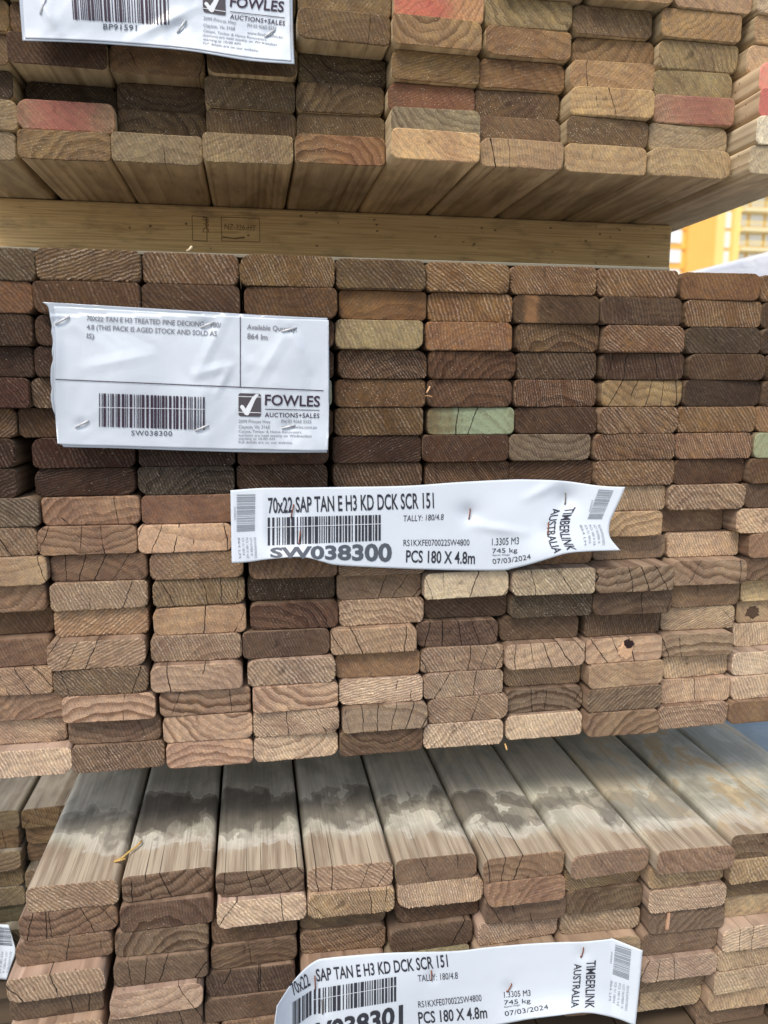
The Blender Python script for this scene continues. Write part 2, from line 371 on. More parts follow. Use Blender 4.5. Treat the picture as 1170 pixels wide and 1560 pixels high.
def building():
    root = bpy.data.objects.new('apartment_building', None); COL.objects.link(root)
    root.location = (68.0, 115.0, GROUND_Z)
    tag(root, 'orange apartment building with cream balconies seen through gap at right', 'building')
    orange = flat_mat('orange_render', (253, 198, 104), 0.85, 0.06, 0.4)
    cream = flat_mat('cream_render', (254, 226, 142), 0.85, 0.06, 0.4)
    white = flat_mat('white_slab', (253, 240, 196), 0.7, 0.05, 0.6)
    shade = flat_mat('ochre_recess', (250, 210, 120), 0.85, 0.1, 0.5)
    glass = G('window_glass').out(lin((244, 246, 244)), 0.12, spec=0.6)  # near-white base colour paints in the bright sky reflected by the panes
    def part(name, boxes, m, parent=root):
        bm = bmesh.new()
        for b in boxes: add_box(bm, *b)
        return bm_to(name, bm, m, parent)
    H = 46.0
    part('wall', [(-14, 18, 1.2, 14, 0, H)], shade)
    part('pier', [(1.0, 5.6, 0.0, 1.2, 0, H)], orange)
    part('wall_strip', [(5.6, 7.4, 0.35, 1.2, 0, H), (-14, -3.2, 0.5, 1.2, 0, H)], cream)
    part('pier', [(8.9, 9.9, 0.1, 1.2, 0, H)], cream)
    for k in range(15):
        z = 2.3 + k * 3.02
        if not 11 < z < 38: continue
        for (x0, x1, dz, hz) in ((-1.9, 0.35, 0.6, 2.0), (7.5, 8.75, 0.15, 2.5)):
            w = part('window', [(x0 - .1, x1 + .1, 1.0, 1.2, z + dz - .1, z + dz + hz + .1)], cream)
            part('pane', [(x0, x1, 0.94, 1.0, z + dz, z + dz + hz)], glass, w)
        for (x0, x1) in ((10.2, 11.5), (12.1, 14.4), (15.0, 17.6)):
            w = part('window', [(x0 - .1, x1 + .1, 1.0, 1.2, z + 0.5, z + 2.5)], cream)
            part('pane', [(x0, x1, 0.94, 1.0, z + 0.6, z + 2.4)], glass, w)
        b = part('balcony', [(9.9, 18, -0.7, 1.2, z - 0.42, z)], white)
        part('railing', [(9.9, 18, -0.72, -0.62, z + 0.75, z + 0.95)] + [(9.9 + .55 * i, 9.96 + .55 * i, -0.7, -0.64, z, z + 0.75) for i in range(15)], cream, b)
    part('ledge', [(-14, 1.0, 0.9, 1.2, 2.3 + k * 3.02 - .3, 2.3 + k * 3.02) for k in range(4, 12)], orange)
    part('roof', [(-14.4, 18.4, -0.9, 14.4, H, H + 0.5)], white)
building()

def wrapped_stack():
    g = G('white_plastic_wrap'); p = g.obj(); x, y, z = g.xyz(p)
    n = g.noise(g.vec(x, g.mul(y, 1.0), g.mul(z, 2.5)), 5.0, 4, 0.6, None, 0.8)
    n2 = g.noise(p, 26, 3, 0.6)
    band = g.step(z, 0.42, 0.38)
    c = g.mix(band, lin((250, 251, 252)), lin((150, 182, 214)))
    c = g.mix(g.mul(g.step(n, 0.35, 0.7), 0.25), c, lin((205, 215, 226)))
    m = g.out(c, 0.32, g.bump(g.add(n, g.mul(n2, 0.3)), 0.5, 0.012), spec=0.5)
    root_bm = bmesh.new()
    add_box(root_bm, 0, 0.74, 0, 4.8, 0, 1.055, 0, 0.012)
    bmesh.ops.subdivide_edges(root_bm, edges=[e for e in root_bm.edges if e.calc_length() > .3], cuts=12, use_grid_fill=True)
    for v in root_bm.verts:
        q = v.co
        k = noise.noise(Vector((q.x * 5, q.y * 4, q.z * 7)))
        v.co += Vector((0.006 * k, 0, 0.004 * k))
    for f in root_bm.faces: f.smooth = True
    o = bm_to('wrapped_timber_stack', root_bm, m); o.location = (1.25, 0.38, GROUND_Z + 0.08)
    tag(o, 'timber stack wrapped in white plastic with pale blue lower band, standing to the right', 'wrapped stack')
    bm = bmesh.new()
    add_box(bm, 0, 0.74, 0.6, 0.69, -0.079, -0.001, 0, .002); add_box(bm, 0, 0.74, 4.0, 4.09, -0.079, -0.001, 0, .002)
    bm_to('bearer', bm, MAT_PINE, o)

# ------------------------------------------------------------------ bearers between the stacks
def make_pine():
    g = G('yellow_pine'); p = g.vscale(g.obj(), (1000, 1000, 1000)); x, y, z = g.xyz(p)
    s = g.vec(g.mul(x, 0.02), y, z)
    n = g.noise(s, 0.12, 3, 0.6, None, 0.6); gr = g.noise(s, 0.9, 3, 0.6); bl = g.noise(g.vec(g.mul(x, 0.4), y, z), 0.05, 4, 0.6)
    t = g.math('FRACT', g.mul(n, 9.0))
    late = g.mul(g.step(t, 0.3, 0.85), g.step(t, 1.0, 0.92))
    c = g.mix(g.mul(late, 0.55), lin((216, 186, 132)), lin((172, 138, 90)))
    c = g.mix(g.mul(g.step(bl, 0.52, 0.7), 0.5), c, lin((128, 108, 80)))
    v = g.math('MULTIPLY_ADD', g.sub(gr, 0.5), 0.5, 1.0)
    c = g.mix(1.0, c, g.vec(v, v, v), 'MULTIPLY')
    d = g.n.new('ShaderNodeTexVoronoi'); d.inputs['Scale'].default_value = 0.115; g.put(d.inputs['Vector'], g.vec(g.mul(x, 0.7), y, z))
    dm = g.mul(g.step(g.add(d.outputs['Distance'], g.mul(g.sub(g.noise(p, 0.5, 2), 0.5), 0.2)), 0.15, 0.08), g.step(g.xyz(d.outputs['Color'])[0], 0.42, 0.44))
    c = g.mix(g.mul(dm, 0.8), c, (0.035, 0.026, 0.018))
    sc = g.step(g.noise(g.vec(g.mul(x, 0.06), y, z), 0.35, 4, 0.7, None, 1.0), 0.66, 0.72)
    c = g.mix(g.mul(sc, 0.55), c, lin((86, 68, 46)))
    # grey grime along the bottom arris
    gz = g.mul(g.step(g.add(z, g.mul(g.noise(g.vec(g.mul(x, 0.1), y, z), 0.2, 2), 5.0)), 9.0, 4.0), 0.6)
    c = g.mix(gz, c, lin((150, 148, 136)))
    return g.out(c, 0.75, g.bump(g.add(gr, g.mul(late, 0.3)), 0.3, 0.0006))
MAT_PINE = make_pine()
wrapped_stack()

def bearer(x0, x1, y0, z0, z1, label):
    bm = bmesh.new(); add_box(bm, 0, x1 - x0, 0, 0.095, 0.0, z1 - z0, 0, 0.0025)
    o = bm_to('timber_bearer', bm, MAT_PINE); o.location = (x0, y0, z0)
    return tag(o, label, 'timber bearer')

bearer_o = bearer(-0.10, 0.678, 0.19, 0.0006, 0.0778, 'yellow pine bearer with black stamp marks, lying between upper and middle stacks')
LOW_TOP = -0.4755
bearer(-0.06, 0.74, 0.25, LOW_TOP + .0004, -0.4018, 'pine bearer holding the middle stack above the stained lower boards')
bearer(-0.06, 0.74, 4.2, LOW_TOP + .0004, -0.4018, 'pine bearer under the far end of the middle stack')
bearer(-0.10, 0.70, 4.2, 0.0006, 0.0778, 'pine bearer under the far end of the upper stack')
bearer(0.02, 0.78, 0.25, GROUND_Z, GROUND_Z + .0772, 'pine bearer on the concrete under the lower stack')
bearer(0.02, 0.78, 4.2, GROUND_Z, GROUND_Z + .0772, 'pine bearer on the concrete under the lower stack far end')

bm = bmesh.new(); add_box(bm, 0, 0.632, 0, 0.03, 0, 0.0026, 0, 0.0006)
o = bm_to('packing_strip', bm, flat_mat('grey_slat', (132, 128, 112), 0.8, 0.25, 60)); o.location = (-0.06, 0.004, 0.0004)
tag(o, 'thin pale grey packing strip lying on the top row of the middle stack', 'packing strip')

# ------------------------------------------------------------------ boards: stack, column, row, left x, width, centre z, how far the end stands out (mm), colour (0-255), saw rings checks flecks (0-9)
BOARDS = """
u 1 0 -19.7 70.5 89.25 -68.9 125 108 88 2301
u 2 0 54.0 69.7 89.25 -60.0 120 95 65 2604
u 3 0 124.3 69.5 89.25 -56.3 125 108 85 2323
u 4 0 194.5 70.2 89.25 -43.2 125 105 78 3306
u 5 0 266.0 71.2 89.25 -33.8 125 95 65 2805
u 6 0 337.8 71.0 89.25 -9.5 175 140 102 2302
u 7 0 410.8 70.8 89.25 -18.1 150 122 92 2334
u 8 0 483.2 71.7 89.25 -19.9 155 128 95 2325
u 9 0 556.7 72.5 89.25 -17.4 150 125 95 2303
u 10 0 633.5 70.5 89.25 2.8 160 145 125 2301
u 1 1 -16.3 70.5 111.55 -67.5 130 110 85 2303
u 2 1 54.9 72.5 111.55 -63.2 130 100 80 2303
u 3 1 127.9 68.8 111.55 -73.4 90 72 50 2805
u 4 1 197.3 71.2 111.55 -58.7 88 68 46 2305
u 5 1 269.0 71.5 111.55 -56.0 95 75 50 2205
u 6 1 341.1 72.5 111.55 -27.8 125 112 92 2803
u 7 1 414.4 70.1 111.55 -36.1 110 85 62 2307
u 8 1 485.2 72.5 111.55 -24.4 105 82 58 2309
u 9 1 559.9 72.5 111.55 -28.5 140 122 100 2402
u 10 1 636.7 70.5 111.55 4.5 190 180 165 2301
u 1 2 -19.2 70.5 133.85 -71.3 70 55 40 2301
u 2 2 55.7 69.6 133.85 -91.4 62 48 34 2701
u 3 2 127.0 69.5 133.85 -80.4 82 64 46 2603
u 4 2 197.0 71.2 133.85 -56.0 92 74 52 2405
u 5 2 268.8 71.1 133.85 -53.6 98 78 54 2604
u 6 2 340.5 72.5 133.85 -41.5 108 75 52 2304
u 7 2 413.6 71.8 133.85 -42.9 100 76 54 2306
u 8 2 487.6 71.8 133.85 -21.4 160 130 92 2331
u 9 2 562.7 72.5 133.85 -26.7 150 115 95 2301
u 10 2 640.2 70.5 133.85 -2.0 170 125 110 2301
u 1 3 -18.4 70.5 156.15 -64.2 105 82 58 2301
u 2 3 53.1 71.4 156.15 -56.7 80 56 40 2301
u 3 3 125.1 72.5 156.15 -61.4 120 92 65 2332
u 4 3 199.7 69.7 156.15 -47.9 95 72 48 2301
u 5 3 270.8 71.4 156.15 -57.6 84 68 46 2705
u 6 3 342.8 72.5 156.15 -37.3 118 90 56 2304
u 7 3 415.9 72.5 156.15 -39.7 120 88 58 2404
u 8 3 489.0 72.5 156.15 -28.6 150 118 84 2521
u 9 3 565.1 70.8 156.15 -33.8 130 112 80 2306
u 10 3 643.3 70.5 156.15 -8.2 190 150 130 2301
u 1 4 -15.3 70.5 178.45 -59.1 112 88 55 2301
u 2 4 55.6 70.5 178.45 -60.9 100 75 52 2301
u 3 4 126.6 70.5 178.45 -54.4 100 75 52 2301
u 4 4 197.5 70.5 178.45 -47.9 100 75 52 2301
u 5 4 268.6 72.5 178.45 -31.5 110 86 58 2323
u 6 4 341.7 72.5 178.45 -28.5 140 110 76 2703
u 7 4 418.8 72.5 178.45 -34.3 130 98 66 2505
u 8 4 495.4 71.6 178.45 -41.6 125 96 66 2604
u 9 4 567.6 72.5 178.45 -33.2 132 112 82 2504
u 10 4 644.9 70.5 178.45 -30.3 165 135 110 2301
u 5 5 270.5 72.5 200.75 -41.5 115 92 62 2303
u 6 5 343.8 72.5 200.75 -32.9 165 120 85 2403
u 7 5 418.6 72.5 200.75 -35.6 128 108 76 2505
u 8 5 493.3 68.9 200.75 -37.3 112 90 66 2504
u 9 5 566.6 72.5 200.75 -29.6 145 115 78 2404
u 10 5 649.2 70.5 200.75 -28.3 150 120 90 2301
u 6 6 340.5 70.5 223.05 -35.0 120 95 65 2301
u 7 6 430.0 70.5 223.05 -28.6 120 95 65 2301
u 8 6 502.7 70.5 223.05 -26.0 150 120 85 2302
u 9 6 575.9 70.6 223.05 -28.4 150 120 95 2303
u 10 6 648.5 70.5 223.05 -23.7 160 140 120 2301
m 1 0 8.8 70.5 -11.15 9.9 95 80 62 4301
m 2 0 81.3 70.2 -11.15 16.5 112 88 62 8301
m 3 0 152.3 68.0 -11.15 12.4 110 84 60 6301
m 4 0 221.4 69.3 -11.15 15.4 118 92 62 8301
m 5 0 292.1 69.2 -11.15 11.4 95 75 52 3301
m 6 0 362.3 68.0 -11.15 6.8 130 100 66 8301
m 7 0 432.5 71.1 -11.15 3.8 122 92 66 7301
m 8 0 506.8 71.3 -11.15 -0.5 128 98 70 8301
m 9 0 584.0 72.2 -11.15 -4.4 120 88 62 2301
m 10 0 658.9 70.5 -11.15 -6.2 120 92 66 4301
m 1 1 5.5 70.5 -33.45 9.5 112 80 58 2301
m 2 1 77.9 72.3 -33.45 16.8 88 62 44 2301
m 3 1 150.8 69.8 -33.45 14.3 85 62 45 2301
m 4 1 223.6 68.9 -33.45 14.7 92 66 44 2301
m 5 1 294.7 68.5 -33.45 6.1 116 86 58 1401
m 6 1 364.6 69.4 -33.45 3.4 128 95 62 7301
m 7 1 436.0 71.5 -33.45 2.7 85 65 48 1301
m 8 1 509.3 72.5 -33.45 2.9 88 68 54 2501
m 9 1 589.0 71.9 -33.45 -5.5 120 92 66 7301
m 10 1 662.4 70.5 -33.45 -7.0 85 66 50 2301
m 1 2 3.1 70.5 -55.75 9.0 70 50 36 2301
m 2 2 75.2 70.5 -55.75 8.0 80 58 45 2301
m 3 2 146.3 70.5 -55.75 0.0 80 58 42 2301
m 4 2 220.6 70.5 -55.75 7.2 85 62 50 2301
m 5 2 291.7 68.0 -55.75 9.9 136 120 94 3308
m 6 2 362.9 70.2 -55.75 6.5 130 95 68 3305
m 7 2 439.6 71.5 -55.75 -0.9 108 84 62 5801
m 8 2 513.1 72.5 -55.75 3.7 122 92 70 8301
m 9 2 591.1 69.5 -55.75 -4.1 78 64 52 2301
m 10 2 661.2 70.5 -55.75 -4.0 80 62 50 2301
m 1 3 0.8 70.5 -78.05 2.5 68 48 38 2301
m 2 3 72.8 70.5 -78.05 3.6 72 52 42 2301
m 3 3 145.2 70.5 -78.05 1.2 80 58 42 2301
m 4 3 220.2 70.5 -78.05 1.8 75 55 42 2301
m 5 3 294.5 70.2 -78.05 2.6 105 80 62 8701
m 6 3 366.3 72.5 -78.05 3.0 98 70 52 2801
m 7 3 440.9 69.3 -78.05 -1.8 85 66 50 3301
m 8 3 514.6 72.5 -78.05 -0.3 80 58 46 2351
m 9 3 593.8 69.5 -78.05 0.5 85 64 48 2301
m 10 3 666.5 70.5 -78.05 -1.7 82 62 48 2301
m 1 4 -2.8 70.5 -100.35 2.6 75 45 35 2301
m 2 4 68.3 70.5 -100.35 -0.5 95 75 58 5301
m 3 4 143.6 70.5 -100.35 -0.1 80 58 42 2301
m 4 4 219.0 70.5 -100.35 -1.0 150 150 130 2301
m 5 4 292.0 72.5 -100.35 0.6 100 74 52 2306
m 6 4 365.8 70.6 -100.35 0.8 95 68 52 3801
m 7 4 439.1 72.5 -100.35 -1.5 112 82 62 9701
m 8 4 515.7 72.5 -100.35 -1.3 138 116 88 2581
m 9 4 590.1 72.5 -100.35 -1.3 74 58 48 1301
m 10 4 664.4 70.5 -100.35 1.2 84 64 50 2301
m 1 5 -15.5 70.5 -122.65 -3.9 95 70 50 4301
m 2 5 56.1 70.5 -122.65 -6.4 80 58 42 2301
m 3 5 142.1 70.5 -122.65 1.2 80 58 42 2301
m 4 5 219.8 70.5 -122.65 -1.4 80 58 42 2301
m 5 5 291.6 71.2 -122.65 -0.1 98 75 50 5303
m 6 5 367.1 72.5 -122.65 -1.2 110 100 80 0341
m 7 5 440.8 71.2 -122.65 -1.7 80 58 44 2301
m 8 5 512.6 72.5 -122.65 2.6 128 102 82 9701
m 9 5 585.8 72.5 -122.65 0.7 122 94 68 6301
m 10 5 658.9 70.5 -122.65 1.2 135 105 78 5301
m 1 6 -17.5 70.5 -144.95 -3.1 60 38 28 2301
m 2 6 65.5 72.5 -144.95 -0.8 68 42 30 2301
m 3 6 141.1 72.5 -144.95 -0.8 62 44 36 2301
m 4 6 215.4 71.2 -144.95 -0.2 82 58 48 2301
m 5 6 290.2 72.0 -144.95 -1.5 68 46 34 2301
m 6 6 362.8 72.5 -144.95 -0.0 82 56 42 2301
m 7 6 435.9 71.3 -144.95 -0.7 115 100 88 4601
m 8 6 510.1 72.5 -144.95 2.8 118 90 70 8501
m 9 6 583.2 72.2 -144.95 2.3 135 104 82 8401
m 10 6 656.0 70.5 -144.95 4.5 140 138 110 3301
m 1 7 -18.0 70.5 -167.25 -3.4 62 44 34 2301
m 2 7 65.1 72.5 -167.25 -3.6 64 42 32 2301
m 3 7 140.0 72.5 -167.25 -1.3 72 62 55 3801
m 4 7 214.1 71.8 -167.25 -6.3 84 62 48 6301
m 5 7 290.9 72.5 -167.25 -5.4 98 76 60 6301
m 6 7 366.7 72.5 -167.25 -6.7 110 82 64 8601
m 7 7 439.4 72.5 -167.25 -5.8 88 64 48 3301
m 8 7 512.1 72.5 -167.25 1.1 130 102 78 7301
m 9 7 585.0 68.0 -167.25 -1.0 88 64 50 2301
m 10 7 653.6 70.5 -167.25 3.9 100 75 55 2301
m 1 8 -3.3 70.5 -189.55 -2.0 100 80 62 6301
m 2 8 68.4 72.3 -189.55 -2.2 138 98 72 2741
m 3 8 141.7 70.5 -189.55 0.9 120 78 55 1201
m 4 8 216.3 70.5 -189.55 -0.1 110 80 58 2301
m 5 8 289.8 70.5 -189.55 -0.7 110 80 58 2301
m 6 8 363.0 70.5 -189.55 -0.1 110 80 58 2301
m 7 8 435.8 70.5 -189.55 0.8 110 80 58 2301
m 8 8 509.6 70.5 -189.55 -2.7 150 120 92 8301
m 9 8 580.7 71.2 -189.55 2.2 150 118 92 9601
m 10 8 652.5 70.5 -189.55 0.0 95 68 48 2301
m 1 9 -6.2 70.5 -211.85 -1.7 125 95 70 6341
m 2 9 64.9 72.5 -211.85 -0.2 135 98 72 2641
m 3 9 138.4 71.8 -211.85 3.5 165 125 98 2461
m 4 9 215.7 70.5 -211.85 0.0 110 80 58 2301
m 5 9 290.6 70.5 -211.85 0.0 110 80 58 2301
m 6 9 363.3 70.5 -211.85 0.0 110 80 58 2301
m 7 9 434.4 70.5 -211.85 0.0 110 80 58 2301
m 8 9 505.5 70.5 -211.85 0.0 155 120 85 3601
m 9 9 577.7 68.0 -211.85 -16.1 125 92 65 2301
m 10 9 646.3 70.5 -211.85 3.4 175 140 110 8301
m 1 10 0.2 70.5 -234.15 2.1 150 118 85 2351
m 2 10 71.3 72.3 -234.15 -4.9 112 78 58 2441
m 3 10 146.0 71.6 -234.15 1.8 125 92 66 4305
m 4 10 221.8 69.6 -234.15 10.1 115 82 55 2501
m 5 10 292.4 69.7 -234.15 13.3 120 90 65 5301
m 6 10 365.7 70.5 -234.15 0.0 110 80 58 2301
m 7 10 442.5 70.5 -234.15 -2.0 140 98 62 2301
m 8 10 517.4 70.5 -234.15 -10.4 130 102 78 2301
m 9 10 588.5 70.2 -234.15 -9.8 175 140 110 8321
m 10 10 659.3 70.5 -234.15 3.8 130 92 66 2301
m 1 11 -3.2 70.5 -256.45 -4.5 130 95 70 2601
m 2 11 70.5 72.4 -256.45 -2.2 140 112 90 7331
m 3 11 146.9 71.1 -256.45 -0.9 122 95 62 6351
m 4 11 220.2 70.7 -256.45 -5.4 75 55 38 2306
m 5 11 292.0 70.0 -256.45 1.3 120 92 70 2341
m 6 11 362.6 72.5 -256.45 11.1 165 145 122 2364
m 7 11 437.4 72.5 -256.45 13.9 150 132 112 8341
m 8 11 510.5 70.4 -256.45 17.2 125 100 80 2861
m 9 11 586.5 71.3 -256.45 4.9 135 105 82 2831
m 10 11 662.5 70.5 -256.45 -0.7 115 85 62 2701
m 1 12 -2.9 70.5 -278.75 -19.8 110 78 50 2301
m 2 12 71.0 70.9 -278.75 -6.5 150 110 75 7301
m 3 12 146.5 72.0 -278.75 1.8 150 112 78 2355
m 4 12 221.7 71.1 -278.75 2.3 95 60 42 2801
m 5 12 293.4 71.2 -278.75 1.9 162 130 105 8501
m 6 12 366.7 72.5 -278.75 -6.4 95 68 50 2321
m 7 12 439.8 72.5 -278.75 5.4 82 66 48 3308
m 8 12 512.9 70.9 -278.75 9.8 95 70 54 2461
m 9 12 590.4 68.6 -278.75 -3.5 120 88 60 3301
m 10 12 665.3 70.5 -278.75 -12.1 165 135 90 2301
m 1 13 -3.4 70.5 -301.05 -8.0 112 78 58 2401
m 2 13 67.7 72.5 -301.05 6.0 145 112 88 7341
m 3 13 143.6 71.1 -301.05 2.9 140 110 90 7431
m 4 13 215.3 70.1 -301.05 4.7 92 65 50 2321
m 5 13 286.1 71.1 -301.05 9.0 152 118 90 6371
m 6 13 358.7 70.2 -301.05 1.5 95 66 52 2471
m 7 13 433.1 71.5 -301.05 -3.5 98 72 50 2301
m 8 13 510.3 72.5 -301.05 -3.8 100 72 48 3301
m 9 13 584.7 72.1 -301.05 -5.7 160 132 104 8331
m 10 13 666.7 70.5 -301.05 -17.3 150 118 85 2301
m 1 14 -2.7 70.5 -323.35 -4.8 150 115 88 6351
m 2 14 70.2 71.2 -323.35 5.9 112 85 62 7341
m 3 14 143.5 71.2 -323.35 9.9 150 118 98 2531
m 4 14 218.5 70.8 -323.35 8.8 150 122 105 9301
m 5 14 290.5 70.5 -323.35 2.6 130 92 55 2304
m 6 14 361.9 72.5 -323.35 2.6 140 110 90 7371
m 7 14 435.0 72.5 -323.35 6.5 160 128 104 4361
m 8 14 509.5 72.2 -323.35 3.7 160 125 100 2551
m 9 14 583.3 68.0 -323.35 2.6 135 108 86 2921
m 10 14 663.4 70.5 -323.35 -15.7 180 152 125 8301
m 1 15 4.1 70.5 -345.65 -8.2 135 100 80 2901
m 2 15 75.2 70.8 -345.65 5.4 160 122 100 2931
m 3 15 149.0 71.3 -345.65 5.7 138 105 85 2921
m 4 15 222.1 69.3 -345.65 9.8 165 128 105 4801
m 5 15 292.4 70.8 -345.65 6.0 178 148 128 9321
m 6 15 364.3 70.7 -345.65 3.7 150 122 102 8331
m 7 15 439.8 71.2 -345.65 -8.8 145 112 82 7301
m 8 15 511.7 71.7 -345.65 6.2 148 115 85 3306
m 9 15 586.2 68.0 -345.65 -5.2 170 138 108 8301
m 10 15 654.8 70.5 -345.65 -0.5 180 155 135 7301
m 1 16 2.9 70.5 -367.95 -13.4 165 132 110 7301
m 2 16 76.4 71.9 -367.95 -3.8 115 85 66 2621
m 3 16 150.6 70.8 -367.95 5.2 158 122 100 2801
m 4 16 222.1 70.2 -367.95 7.4 165 135 115 9321
m 5 16 294.7 71.9 -367.95 10.9 132 108 90 2581
m 6 16 368.6 70.9 -367.95 4.4 138 108 88 8321
m 7 16 440.2 71.1 -367.95 -3.2 115 92 76 2931
m 8 16 511.9 70.8 -367.95 7.0 120 95 75 7601
m 9 16 585.9 68.0 -367.95 -1.2 165 130 105 7321
m 10 16 654.5 70.5 -367.95 0.6 180 150 125 8331
m 1 17 8.1 70.5 -390.25 -1.9 185 155 135 9301
m 2 17 79.3 71.0 -390.25 -0.1 120 90 70 8401
m 3 17 152.2 69.2 -390.25 5.2 160 120 98 2831
m 4 17 222.1 69.3 -390.25 4.6 178 148 125 7601
m 5 17 292.8 70.7 -390.25 7.1 105 76 55 2701
m 6 17 364.5 70.4 -390.25 5.9 175 148 128 9501
m 7 17 439.1 71.0 -390.25 1.0 182 155 132 8201
m 8 17 510.7 69.1 -390.25 8.4 125 95 72 2801
m 9 17 580.9 70.7 -390.25 4.2 158 125 102 9501
m 10 17 652.2 70.5 -390.25 4.9 120 85 55 2301
l 1 0 45.4 70.3 -486.65 31.6 150 120 98 9301
l 2 0 116.1 72.3 -486.65 29.9 110 82 66 2931
l 3 0 188.5 72.1 -486.65 39.2 105 80 65 2951
l 4 0 260.6 71.6 -486.65 44.0 160 128 108 9531
l 5 0 332.3 70.6 -486.65 45.3 112 84 66 2231
l 6 0 403.0 72.5 -486.65 55.3 130 98 74 2561
l 7 0 475.9 72.5 -486.65 62.9 128 98 80 3301
l 8 0 549.0 72.5 -486.65 70.4 132 100 80 3501
l 9 0 624.0 70.5 -486.65 60.8 108 84 62 2801
l 1 1 40.1 72.5 -508.95 31.4 120 88 68 2781
l 2 1 115.0 71.6 -508.95 34.5 98 70 55 2701
l 3 1 189.9 70.7 -508.95 43.3 178 150 132 9321
l 4 1 261.5 70.7 -508.95 46.2 155 125 92 9431
l 5 1 335.1 72.5 -508.95 45.3 165 135 115 9321
l 6 1 408.2 68.0 -508.95 56.0 135 98 75 2601
l 7 1 478.5 71.2 -508.95 45.6 140 112 75 7301
l 8 1 550.3 72.5 -508.95 56.3 150 122 88 7301
l 9 1 623.4 70.5 -508.95 61.3 150 122 85 7301
l 1 2 36.0 71.5 -531.25 31.4 120 90 70 2531
l 2 2 110.0 72.3 -531.25 34.9 112 88 70 2901
l 3 2 184.5 69.0 -531.25 31.2 100 72 52 2301
l 4 2 256.1 71.8 -531.25 27.0 115 90 62 2301
l 5 2 335.7 72.5 -531.25 32.9 98 70 50 2301
l 6 2 409.4 70.6 -531.25 48.4 108 82 66 2451
l 7 2 480.6 70.4 -531.25 48.1 105 82 60 2601
l 8 2 551.7 72.2 -531.25 58.5 168 140 120 8301
l 9 2 628.7 70.5 -531.25 49.8 110 85 58 2301
l 1 3 31.1 71.6 -553.55 42.1 155 125 105 9351
l 2 3 108.7 72.5 -553.55 38.8 100 76 60 2361
l 3 3 183.6 69.4 -553.55 33.5 105 78 58 2621
l 4 3 256.1 71.4 -553.55 29.4 140 108 82 8501
l 5 3 329.4 72.5 -553.55 38.8 98 74 58 2331
l 6 3 404.7 72.5 -553.55 42.3 165 135 118 8301
l 7 3 479.0 72.5 -553.55 43.7 160 135 112 8301
l 8 3 554.7 71.4 -553.55 55.5 112 88 72 2501
l 9 3 632.5 70.5 -553.55 46.8 150 125 95 2301
l 1 4 29.5 69.7 -575.85 34.4 98 75 60 2341
l 2 4 105.8 71.2 -575.85 44.9 150 120 105 2621
l 3 4 178.6 72.3 -575.85 36.1 85 62 50 2361
l 4 4 255.5 70.8 -575.85 44.2 130 100 80 2301
l 5 4 326.9 72.5 -575.85 39.2 150 140 110 2301
l 6 4 401.8 72.5 -575.85 49.0 140 120 95 2301
l 7 4 476.8 72.5 -575.85 52.0 140 115 90 2301
l 8 4 549.9 72.5 -575.85 53.5 110 84 68 2301
l 9 4 623.0 70.5 -575.85 60.5 168 142 122 6351
l 1 5 28.7 70.5 -598.15 41.9 150 120 95 5301
l 2 5 103.3 72.4 -598.15 41.7 105 80 65 2341
l 3 5 177.2 72.5 -598.15 37.5 100 74 58 2301
l 4 5 262.0 70.5 -598.15 44.2 115 85 65 2301
l 5 5 334.0 70.5 -598.15 49.0 115 85 65 2301
l 6 5 406.0 70.5 -598.15 53.7 115 85 65 2301
l 7 5 477.1 70.5 -598.15 58.4 115 85 65 2301
l 8 5 548.2 72.5 -598.15 58.0 150 122 108 5341
l 9 5 621.3 70.5 -598.15 56.3 160 132 105 7301
l 1 6 46.0 70.5 -620.45 30.1 115 85 65 2301
l 2 6 118.0 70.5 -620.45 34.8 115 85 65 2301
l 3 6 190.0 70.5 -620.45 39.5 115 85 65 2301
l 4 6 262.0 70.5 -620.45 44.2 115 85 65 2301
l 5 6 334.0 70.5 -620.45 49.0 115 85 65 2301
l 6 6 406.0 70.5 -620.45 53.7 115 85 65 2301
l 7 6 477.9 70.5 -620.45 58.4 115 85 65 2301
l 8 6 549.0 70.5 -620.45 44.6 125 100 75 6301
l 9 6 620.1 70.5 -620.45 56.1 165 140 115 7301
l 8 7 549.1 70.5 -642.75 40.8 150 125 98 6301
l 9 7 620.2 70.5 -642.75 51.4 160 130 98 5301
l 9 8 615.2 70.5 -665.05 41.9 115 88 68 2301
"""
ORD = ['first', 'second', 'third', 'fourth', 'fifth', 'sixth', 'seventh', 'eighth', 'ninth', 'tenth', 'eleventh', 'twelfth', 'thirteenth', 'fourteenth', 'fifteenth', 'sixteenth', 'seventeenth', 'eighteenth']
STACK = {'u': 'upper', 'm': 'middle', 'l': 'lower', 'f': 'far left'}
GROUP = {k: 'decking boards of the %s stack' % v for k, v in STACK.items()}
